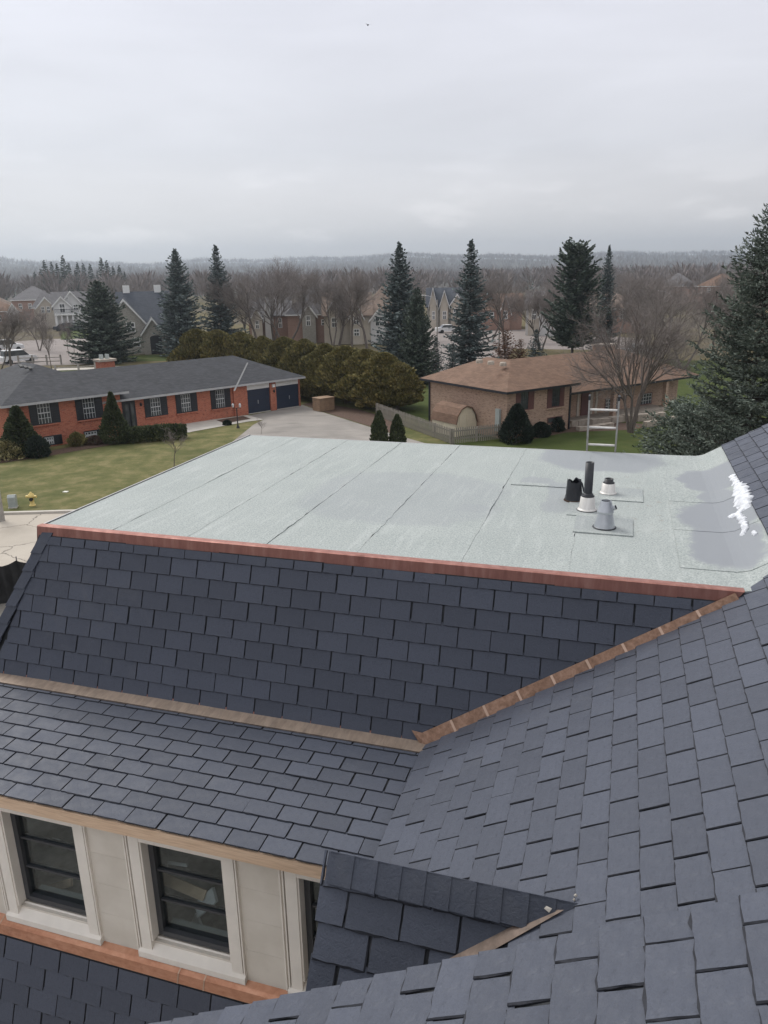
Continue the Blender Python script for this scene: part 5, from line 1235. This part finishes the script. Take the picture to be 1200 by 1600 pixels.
# ---- brown brick house
O2 = gz(790, 694, 0)
H2 = House('brown_brick_house', O2, math.radians(90-56), 'tan brown brick split level house with a brown shingle roof and brown shutters')
H2.box('wall', .9, 6.9, .95, 9.4, 0, 3.25, 'brick_brown'); H2.box('wall', 6.9, 22.4, 3.2, 10.6, 0, 2.42, 'brick_brown')
s2 = .44
r3 = H2.hip(.4, 7.4, .45, 9.9, 3.3, (3.9, 3.9, 4.86), (3.9, 6.4, 4.86), 'shingle_brown', gut='shutter')
r4 = H2.hip(4.0, 22.8, 1.5, 11.2, 2.45, (5.0, 6.3, 4.55), (18.4, 6.3, 4.55), 'shingle_brown', gut='shutter')
for xs, y0, y1 in (((806, 812, 826, 834), 609, 641), ((855, 861, 875, 881), 604, 636)): wpx(H2, xs, y0, y1, .95, sh='shutter_brown', frame='shutter_brown', cols=4, rws=4, bar='shutter', sill='brick_brown')
wpx(H2, (None, 855, 878, None), 651, 660, .95, frame='shutter_brown', cols=3, rws=1, bar='shutter')
dsx = .86
H2.box('downspout', .80, .88, 9.2, 9.32, 0, 3.2, 'shutter'); H2.box('downspout', 6.82, 6.94, .86, .94, 0, 3.2, 'shutter')
mb_ = H2.px(780, 648, 0, .9); H2.box('meter_box', .72, .89, mb_[1]-.2, mb_[1]+.2, .5, mb_[2]+.4, 'sign_grey')
xd = H2.px(909, 630, 1, 3.2)[0]
H2.box('front_door', xd-.1, xd+.75, 3.13, 3.195, .15, 2.2, 'shutter_brown')
for dx in (-.55, .95, 1.5): H2.box('sidelight', xd+dx, xd+dx+.22, 3.15, 3.196, .2, 2.15, 'cream')
for px_ in (960, 1040): xx = H2.px(px_, 620, 1, 1.7)[0]; H2.box('porch_post', xx-.16, xx+.16, 1.6, 1.92, 0, 2.3, 'brick_brown')
wpx(H2, (None, 945, 965, None), 622, 640, 3.2, frame='shutter_brown', cols=4, rws=3, bar='white'); wpx(H2, (None, 1000, 1018, None), 614, 632, 3.2, frame='shutter_brown', cols=4, rws=3, bar='white')
H2.box('porch_slab', 6.95, 19.0, 1.3, 3.19, 0, .22, 'paver')
for k in range(3):
    nL = (4.86-3.3)/3.45; q = H2.F.hit_plane((749, 767, 786)[k], (566, 568.5, 570.5)[k], np.array([0, -nL, 1]), 3.3-nL*.45)
    b = MB(); b.lathe([(.24, -.05), (.24, .12), (.20, .2), (.02, .22)], 10, q); b.build('roof_vent', MAT['paver'], r3, True)
cq = ground_dir(940, 70); zc_ = z_at(940, 540, cq); cl_ = H2.F.l(cq); b = MB(); b.box(cl_[0]-.9, cl_[0]+.9, cl_[1]-.5, cl_[1]+.5, 3.0, zc_); b.build('chimney', MAT['brick_brown'], r4)
b = MB(); b.box(cl_[0]-1.0, cl_[0]+1.0, cl_[1]-.6, cl_[1]+.6, zc_, zc_+.15); b.build('chimney_cap', MAT['paver'], r4)
for i, (x0, y0, x1, y1, h) in enumerate(((893, 668, 925, 664, .45), (925, 666, 985, 658, .45), (985, 660, 1040, 655, .5), (905, 674, 960, 668, .3), (1010, 668, 1060, 660, .4))):
    p, q = gz(x0, y0, 0), gz(x1, y1, 0); L_ = np.linalg.norm(q-p); n = max(3, int(L_/.55)); rt_ = empty('stone_ledge', p, math.atan2(q[1]-p[1], q[0]-p[0]), label=('low stone ledge at the porch corner of the brown house', 'long stone ledge before the porch of the brown house', 'stone ledge behind the trunks of the big bare tree', 'lower step of flat stones at the garden bed of the brown house', 'stone ledge half hidden by the low silver spruce')[i], cat='garden wall')
    rj = random.Random(i)
    for k in range(n): b = MB(); b.box(k*L_/n+.01, (k+1)*L_/n-.01, rj.uniform(-.04, .04), .4+rj.uniform(-.05, .05), 0, h+rj.uniform(-.06, .06)); b.build('stone', MAT['paver'], rt_)
ground_patch('mulch_bed', [(800, 694), (845, 684), (885, 676), (930, 674), (985, 672), (1030, 664), (960, 660), (890, 668), (840, 676)], 'mulch', .016)
# barn shaped shed against its side wall
bs = H2.px(745, 650, 0, .75)[1]; zs_ = H2.px(727, 635, 1, bs)[2]
shed = empty('garden_shed', H2.F.w((-.2, bs, 0)), H2.F.rot, label='cream barn shaped garden shed with brown curved roof behind the picket fence', cat='shed')
prof = [(-.93, 0), (-.93, zs_*.42), (-.78, zs_*.70), (-.45, zs_*.92), (0, zs_), (.45, zs_*.92), (.78, zs_*.70), (.93, zs_*.42), (.93, 0)]
b = MB(); n = 9; 
b.prism([(x, 0, z) for x, z in prof], (0, 2.6, 0)); b.build('body', MAT['shed_cream'], shed)
for k in range(2): b = MB(); b.box(-.62+.63*k, -.62+.61+.63*k, -.03, -.002, .1, zs_*.72); b.build('door', MAT['shed_cream'], shed)
b = MB(); pr2 = prof[1:-1]
for i in range(len(pr2)-1):
    (x0, z0), (x1, z1) = pr2[i], pr2[i+1]; b.face([(x0*1.06, -.1, z0*1.03), (x1*1.06, -.1, z1*1.03), (x1*1.06, 2.7, z1*1.03), (x0*1.06, 2.7, z0*1.03)][::-1]); b.face([(x0*.98, -.1, z0*.985), (x1*.98, -.1, z1*.985), (x1*1.06, -.1, z1*1.03), (x0*1.06, -.1, z0*1.03)])
b.build('roof', MAT['shingle_brown'], shed)
# picket fence
pm = MB(); pm.prism([(-.042, 0, 0), (.042, 0, 0), (.042, 0, .98), (0, 0, 1.05), (-.042, 0, .98)], (0, .02, 0)); pme = pm.mesh('picket', MAT['fence_grey'])
def fence(p, q, label):
    L_ = np.linalg.norm(q-p); f = empty('picket_fence', p, math.atan2(q[1]-p[1], q[0]-p[0]), label=label, cat='fence')
    k = 0; x = .05
    while x < L_: o = link('picket', pme, f, (x, -.03, .03+random.uniform(-.015, .015)), (random.uniform(-.02, .02), random.uniform(-.012, .012), 0)); x += .155
    for z in (.28, .8): b = MB(); b.box(0, L_, 0, .04, z, z+.09); b.build('rail', MAT['fence_grey'], f)
    x = 0
    while x <= L_: b = MB(); b.box(x-.045, x+.045, .041, .13, 0, 1.0); b.build('post', MAT['fence_grey'], f); x += L_/max(1, round(L_/2.4))
FA, FB, FC = gz(588, 650, 0), gz(705, 694, 0), gz(786, 686, 0)
fence(FA, FB, 'long grey picket fence run from the cedar hedge to its corner'); fence(FB, FC, 'short grey picket fence run from the corner to the rounded yew')

# ---- roadside things at the left
pole = empty('utility_pole', gz(2, 814, 0), label='weathered wooden pole standing at the kerb on the left edge', cat='pole')
b = MB(); b.lathe([(.17, 0), (.15, 4), (.12, 9)], 14); b.build('pole', MAT['pole_wood'], pole, True)
cab = empty('utility_box', gz(21, 793, 0), .2, label='small grey green utility box beside the wooden pole', cat='utility box')
b = MB(); b.prism([(-.18, -.16, 0), (-.18, .18, 0), (-.18, .18, .62), (-.18, -.05, .66), (-.18, -.16, .55)], (.36, 0, 0)); b.build('cabinet', MAT['sign_grey'], cab)
b = MB(); b.box(-.2, .2, -.2, .2, 0, .05); b.build('base', MAT['concrete'], cab)
hy = empty('fire_hydrant', gz(51, 790, 0), label='yellow fire hydrant on the lawn verge near the kerb', cat='fire hydrant')
b = MB(); b.lathe([(.15, 0), (.15, .05), (.105, .06), (.10, .42), (.15, .43), (.16, .47), (.12, .5)], 16); b.build('barrel', MAT['hydrant'], hy, True)
b = MB(); b.lathe([(.17, .47), (.16, .52), (.12, .6), (.05, .65), (.04, .70), (.001, .71)], 16); b.build('bonnet', MAT['hydrant'], hy, True)
b = MB(); b.tube((-.26, 0, .47), (.26, 0, .47), .065); b.build('side_nozzles', MAT['hydrant'], hy)
b = MB(); b.tube((.03, -.08, .36), (.05, -.2, .36), .09); b.build('pumper_cap', MAT['iron'], hy)
b = MB(); b.prism([(-.14, -.06, 0), (.12, -.1, 0), (.16, .05, 0), (-.08, .1, 0)], (0.02, 0, .04)); li = b.build('litter', MAT['litter'], None); li.location = gz(102, 769, 0)+np.array([0, 0, .005]); tag(li, 'white scrap of litter lying on the front lawn', 'litter')
g0, g1 = gz(-60, 952, 0), gz(82, 934, 0)
sf = empty('silt_fence', g0, math.atan2(g1[1]-g0[1], g1[0]-g0[0]), label='black silt fence fabric on stakes below the left hip of the slate roof', cat='silt fence')
L_ = np.linalg.norm(g1-g0); ht = z_at(40, 872, (g0+g1)/2)
b = MB(); n = 60; V2 = []
rj = np.random.default_rng(6)
for i in range(n+1):
    for k in range(7): z = ht*(k/6)*(1-.10*abs(math.sin(math.pi*i/n*3)))-.0; V2.append((L_*i/n, .10*math.sin(i*.9+k*.6)*math.sin(k/6*3.14)+rj.normal(0, .012), z))
b.mesh_add(V2, [(i*7+k, (i+1)*7+k, (i+1)*7+k+1, i*7+k+1) for i in range(n) for k in range(6)]); b.build('fabric', MAT['tarp'], sf, True)
for i in range(4): b = MB(); b.box(L_*i/3-.02, L_*i/3+.02, .12, .16, 0, ht+.1); b.build('stake', MAT['pole_wood'], sf)

# ---- far houses
def px_house(name, bx, by, label, main, wallm, roofm, gables=(), windows=(), hip=False, depth=9, turn=0.0, doors=(), trim='white', chim=(), cols=2, rws=2, dist=None, porch=None):
    """all numbers are photo columns / rows of the facade; turned into metres at the distance of its foot"""
    P = gz(bx, by, 0) if dist is None else ground_dir(bx, dist)
    d = math.hypot(P[0], P[1]); az = math.atan2(P[0], P[1]); h = House(name, P, -az+turn, label)
    mpp = d/FPX/math.cos(turn); X = lambda x: (x-bx)*mpp; Z = lambda y: z_at(bx, y, P)
    x0, x1, ye, yr = main; X0, X1, ZE, ZR = X(x0), X(x1), Z(ye), Z(yr)
    h.box('wall', X0, X1, 0, depth, 0, ZE, wallm)
    if hip: dd = min(depth/2, (X1-X0)/2-.3); h.hip(X0-.4, X1+.4, -.4, depth+.4, ZE, (X0+dd, depth/2, ZR), (X1-dd, depth/2, ZR), roofm, .2, trim)
    else:
        b = MB(); q = .35
        b.prism([(X0-q, -.4, ZE-.12), (X0-q, depth/2, ZR), (X0-q, depth+.4, ZE-.12), (X0-q, depth+.4, ZE-.28), (X0-q, depth/2, ZR-.18), (X0-q, -.4, ZE-.28)], (X1-X0+2*q, 0, 0)); b.build('roof', MAT[roofm], h.root)
        b = MB(); b.prism([(X0, .0, ZE-.3), (X0, depth/2, ZR-.2), (X0, depth, ZE-.3)], (X1-X0, 0, 0)); b.build('gable_wall', MAT[wallm], h.root)
    for (g0_, g1_, ge, ga, prj, gm) in gables:
        a, c = X(g0_), X(g1_); e_, t_ = Z(ge), Z(ga); m_ = (a+c)/2
        b = MB(); b.prism([(a, -prj, 0), (c, -prj, 0), (c, -prj, e_), (m_, -prj, t_), (a, -prj, e_)], (0, prj+depth*.45, 0)); g = b.build('gable', MAT[gm], h.root)
        sl = (t_-e_)/(m_-a); o = .35
        b = MB()
        for sg in (-1, 1):
            xe = m_+sg*(m_-a+o); ze = e_-sl*o
            b.prism([(m_, -prj-.3, t_+.18), (xe, -prj-.3, ze+.18), (xe, -prj-.3, ze), (m_, -prj-.3, t_)], (0, prj+depth*.5, 0))
        b.build('gable_roof', MAT[roofm], h.root)
        b = MB()
        for sg in (-1, 1):
            xe = m_+sg*(m_-a+o); ze = e_-sl*o
            b.prism([(m_, -prj-.34, t_+.14), (xe, -prj-.34, ze+.14), (xe, -prj-.34, ze-.22), (m_, -prj-.34, t_-.26)], (0, .03, 0))
        b.build('barge_board', MAT[trim], g)
    for w in windows:
        x0_, x1_, y0_, y1_ = w[:4]; prj = w[4] if len(w) > 4 else 0
        h.window(X(x0_), X(x1_), -prj-.02, Z(y1_), Z(y0_), frame=trim, cols=cols, rws=rws, bar=trim, bw=.04)
    for w in doors:
        x0_, x1_, y0_, prj, m_ = w; zt_ = Z(y0_); xa, xb = X(x0_), X(x1_); b = MB(); n = 8; rr2 = (xb-xa)/2
        b.prism([(xa, -prj-.06, 0), (xb, -prj-.06, 0)]+[(xa+rr2+rr2*math.cos(math.pi*i/n), -prj-.06, zt_-rr2*.45+rr2*.45*math.sin(math.pi*i/n)) for i in range(n+1)], (0, .05, 0)); b.build('door', MAT[m_], h.root)
    for (cx_, ct, wd) in chim:
        b = MB(); b.box(X(cx_)-wd/2, X(cx_)+wd/2, depth/2-.3, depth/2+.5, ZE, Z(ct)); b.build('chimney', MAT[trim], h.root)
    if porch:
        x0_, x1_, yb, ncol, prj = porch; zb_ = Z(yb); xa, xb = X(x0_), X(x1_)
        h.box('balcony', xa, xb, -prj, -.03, zb_-.35, zb_, trim)
        for i in range(ncol): xx = xa+.2+(xb-xa-.4)*i/(ncol-1); b = MB(); b.lathe([(.26, 0), (.24, .2), (.2, .3), (.18, zb_-.5), (.26, zb_-.36)], 10, (xx, -prj+.3, 0)); b.build('column', MAT[trim], h.root)
        b = MB()
        for i in range(24): xx = xa+(xb-xa)*i/23; b.box(xx-.03, xx+.03, -prj+.02, -prj+.07, zb_, zb_+.9)
        b.box(xa, xb, -prj+.0, -prj+.09, zb_+.901, zb_+1.0); b.build('railing', MAT['iron'], h.root)
    return h
px_house('stone_house', 222, 552, 'stone house with steep dark roof and white edged gables between the spruces', (196, 268, 505, 456), 'stone_wall', 'shingle_slate', [(176, 232, 505, 467, 1.2, 'stone_wall'), (226, 254, 517, 496, 2.4, 'stone_wall')], [(205, 216, 503, 517, 1.2), (212, 221, 527, 540, 1.2)], depth=12, doors=[(235, 251, 523, 2.4, 'shutter')], chim=[(209, 446, 1.0), (254, 446, 1.0)])
px_house('white_porch_house', 112, 514, 'white gabled two storey house with a columned porch left of the broad spruce', (92, 168, 482, 456), 'white_siding', 'shingle_grey', [(92, 114, 476, 463, 2.2, 'white_siding'), (104, 128, 472, 455, .8, 'white_siding')], [(100, 107, 474, 487, 2.2), (118, 124, 476, 484, .9), (109, 113, 463, 466, .8), (132, 138, 478, 487)], depth=11, porch=(93, 124, 489, 5, 3.8))
px_house('yellow_house', 76, 512, 'yellow brown gabled house just left of the white porch house', (60, 92, 480, 454), 'cream', 'shingle_grey', [(64, 88, 480, 464, 1.0, 'cream')], [(70, 74, 479, 488, 1.0), (77, 81, 479, 488, 1.0)], hip=True, depth=11)
px_house('grey_roof_house', 60, 500, 'large house with a grey hip roof farthest back at the left', (30, 88, 468, 447), 'brick_far', 'shingle_grey', hip=True, depth=14, windows=[(38, 42, 474, 482), (50, 54, 474, 482)])
px_house('white_gable_house', 10, 508, 'house with one small white gable at the left edge', (-20, 30, 486, 470), 'brick_far', 'shingle_brown', [(14, 27, 487, 474, .8, 'white_siding')], depth=10, hip=True, windows=[(0, 5, 492, 502), (18, 22, 492, 502, .8)])
px_house('pink_roof_house', -4, 498, 'house with a pinkish brown roof cut by the left edge', (-40, 16, 476, 455), 'brick_far', 'shingle_tan', hip=True, depth=12)
px_house('grey_brick_house', 480, 536, 'grey brick house with a broad dark roof behind the middle bare trees', (452, 528, 491, 449), 'brick_far', 'shingle_grey', [(474, 494, 491, 476, .8, 'stone_wall')], [(480, 486, 493, 508, .8), (503, 512, 500, 508), (516, 524, 498, 510)], depth=12, hip=True)
px_house('tan_stone_house', 535, 538, 'tan stone house with tall front gable between two bare trees', (508, 580, 492, 458), 'cream', 'shingle_tan', [(516, 532, 480, 466, .8, 'cream'), (548, 566, 492, 472, 1.0, 'cream')], [(520, 527, 496, 510, .8), (553, 561, 495, 506, 1.0), (553, 561, 514, 524, 1.0)], depth=11)
px_house('white_arch_house', 592, 536, 'pale house with an arched white window left of the tall hedge spruce', (566, 640, 490, 446), 'brick_far', 'shingle_tan', [(580, 606, 498, 482, 1.2, 'white_siding')], [(587, 600, 494, 508, 1.2), (588, 598, 516, 526, 1.2)], depth=12, hip=True)
px_house('brick_side_house', 425, 530, 'reddish brick house partly hidden by the many stemmed bare tree', (392, 456, 492, 466), 'brick_far', 'shingle_grey', [(416, 426, 490, 468, .6, 'white_siding'), (396, 412, 495, 480, 1.0, 'cream')], [(402, 407, 500, 512, 1.0), (436, 441, 498, 512)], depth=10)
px_house('beige_gable_house', 695, 512, 'beige stone house with white pointed gables left of the lone blue spruce', (668, 740, 478, 450), 'stone_wall', 'shingle_slate', [(672, 682, 472, 449, .8, 'cream'), (688, 700, 474, 454, 1.0, 'cream'), (704, 722, 474, 460, .7, 'cream')], [(676, 680, 486, 498, .8), (692, 697, 486, 498, 1.0), (708, 714, 482, 494, .7)], depth=12)
px_house('red_roof_house', 752, 516, 'house with reddish walls seen through the vase shaped bare tree', (735, 812, 484, 460), 'brick_far', 'shingle_brown', [(780, 794, 484, 462, .8, 'brick_far')], [(750, 755, 488, 498), (784, 790, 486, 498, .8), (764, 770, 488, 498)], depth=11)
px_house('white_trim_house', 846, 524, 'white and stone gabled house left of the ragged pine', (822, 884, 482, 455), 'white_siding', 'shingle_grey', [(826, 842, 478, 452, .8, 'cream'), (842, 866, 492, 480, 1.5, 'white_siding')], [(831, 837, 484, 498, .8), (850, 858, 494, 504, 1.5)], depth=11)
px_house('pine_side_house', 950, 520, 'brick house behind the ragged pine and the thin spruce', (905, 1000, 482, 458), 'brick_far', 'shingle_tan', [(930, 950, 482, 466, .8, 'brick_far')], [(936, 943, 486, 498, .8), (965, 972, 486, 498)], depth=12, hip=True)
px_house('grey_far_house', 1044, 0, 'grey roofed house in the right hand distance, left of two others', (1018, 1070, 447, 427), 'brick_far', 'shingle_grey', hip=True, depth=16, dist=270)
px_house('pale_far_house', 1090, 0, 'pale grey roofed house farthest back in the right hand distance', (1066, 1116, 446, 424), 'brick_far', 'shingle_grey', hip=True, depth=16, dist=310)
px_house('red_far_house', 1106, 0, 'red brown roofed house in front of two grey roofs in the right hand distance', (1080, 1140, 447, 428), 'brick_far', 'shingle_brown', hip=True, depth=15, dist=245, windows=[(1092, 1096, 450, 457), (1110, 1114, 450, 457)])

# ---- street furniture and cars
def street_lamp(px, by, ty, arm, label, dist=None):
    P = gz(px, by, 0) if dist is None else ground_dir(px, dist); h = H_at(P, px, ty); o = empty('street_lamp', P, -math.atan2(P[0], P[1]), label=label, cat='street lamp', group='street lamps')
    b = MB(); b.lathe([(.14, 0), (.11, .3), (.075, h)], 10); b.build('pole', MAT['pole_wood'], o, True)
    b = MB(); q = [(0, 0, h-.3), (arm*.35, 0, h+.25), (arm*.75, 0, h+.55), (arm, 0, h+.62)]
    for i in range(3): b.tube(q[i], q[i+1], .045, .04, 6)
    b.build('arm', MAT['gutter'], o); s = 1 if arm > 0 else -1
    b = MB(); b.prism([(arm-.1*s, -.13, h+.55), (arm+.6*s, -.16, h+.62), (arm+.6*s, .16, h+.62), (arm-.1*s, .13, h+.55)], (0, 0, .12)); b.build('lamp_head', MAT['white'], o)
street_lamp(683, 540, 468, -1.8, 'pale street lamp post left of the lone blue spruce')
street_lamp(779, 560, 484, -1.9, 'street lamp with upswept white arm behind the vase shaped bare tree')
street_lamp(1040, 0, 462, -1.6, 'street lamp rising from the thicket left of the huge spruce', dist=120)
def car(px, by, rot, m, label, kind=0, dist=None):
    P = gz(px, by, 0); o = empty('car', P, rot, label=label, cat='car', group='parked cars')
    L = 4.6; pr = [(-L/2, .35), (-L/2, .85), (-L/2+.1, 1.0), (-1.35, 1.08), (-.75, 1.55) if not kind else (-2.1, 1.72), (.9, 1.6) if not kind else (.7, 1.78), (1.45, 1.05), (L/2-.15, .92), (L/2, .7), (L/2, .35)]
    body = [(x, min(z, 1.06)) for x, z in pr]
    b = MB(); b.prism([(x, -.88, z) for x, z in [(-L/2, .35), (-L/2, .9), (-L/2+.12, 1.02), (1.35, 1.05), (L/2-.2, .9), (L/2, .7), (L/2, .35)]][::-1], (0, 1.76, 0)); b.build('body', MAT[m], o)
    t0 = 1.72 if kind else 1.48; cab_ = [(-2.05 if kind else -1.55, 1.03), (-1.95 if kind else -1.0, t0), (.55, t0), (1.25, 1.04)]
    b = MB(); b.prism([(x, -.76, z) for x, z in cab_][::-1], (0, 1.52, 0)); b.build('windows', MAT['pane'], o)
    b = MB(); b.box(cab_[1][0], cab_[2][0], -.74, .74, t0-.01, t0+.06); b.build('roof', MAT[m], o)
    for x in (-1.4, 1.4):
        for y in (-.86, .86): b = MB(); b.tube((x, y-.1, .33), (x, y+.1, .33), .33, None, 12); b.build('wheel', MAT['tyre'], o)
car(14, 548, .5, 'car_white', 'farther white car partly behind the forked bare tree', 1); car(30, 567, .75, 'car_white', 'nearer large white car behind the forked bare tree', 1)
car(102, 517, .2, 'car_dark', 'dark car parked left before the white porch house'); car(114, 517, .25, 'car_dark', 'dark car parked right before the white porch house', 1)
car(960, 568, .3, 'car_silver', 'silver car glimpsed behind the big bare tree', 1); car(700, 520, .2, 'car_white', 'white car on the pale street before the beige gabled house'); car(1000, 556, .2, 'car_silver', 'pale car parked behind the right end of the brown roof')
def rail_fence(pts, label):
    P = [gz(*p, 0) for p in pts]; o = empty('rail_fence', P[0], 0, label=label, cat='fence')
    for i in range(len(P)):
        q = P[i]-P[0]; b = MB(); b.box(q[0]-.09, q[0]+.09, q[1]-.09, q[1]+.09, 0, 1.3); b.build('post', MAT['pole_wood'], o)
        if i:
            a = P[i-1]-P[0]
            for z in (.45, .95): b = MB(); b.tube(a+np.array([0, 0, z]), q+np.array([0, 0, z+.02]), .06, None, 5); b.build('rail', MAT['pole_wood'], o)
rail_fence([(30, 571), (52, 570.5), (74, 570), (96, 569.5)], 'brown post and rail fence in front of the white cars')
rail_fence([(88, 588), (124, 586), (150, 584)], 'brown timber posts just behind the red brick house chimney side')
bd = empty('bird', at_dist(575, 39, 60), .4, label='tiny dark bird high in the grey sky', cat='bird')
b = MB(); b.lathe([(.001, -.14), (.04, -.05), (.045, .04), (.02, .12), (.001, .15)], 8); b.v = [(x, z, y) for x, y, z in b.v]; b.build('body', MAT['bird'], bd)
for sg in (-1, 1): b = MB(); b.face([(0, .05, .01), (sg*.16, .03, .07), (sg*.3, -.03, .03), (sg*.15, -.05, .05), (0, -.06, .01)]); b.build('wing', MAT['bird'], bd)
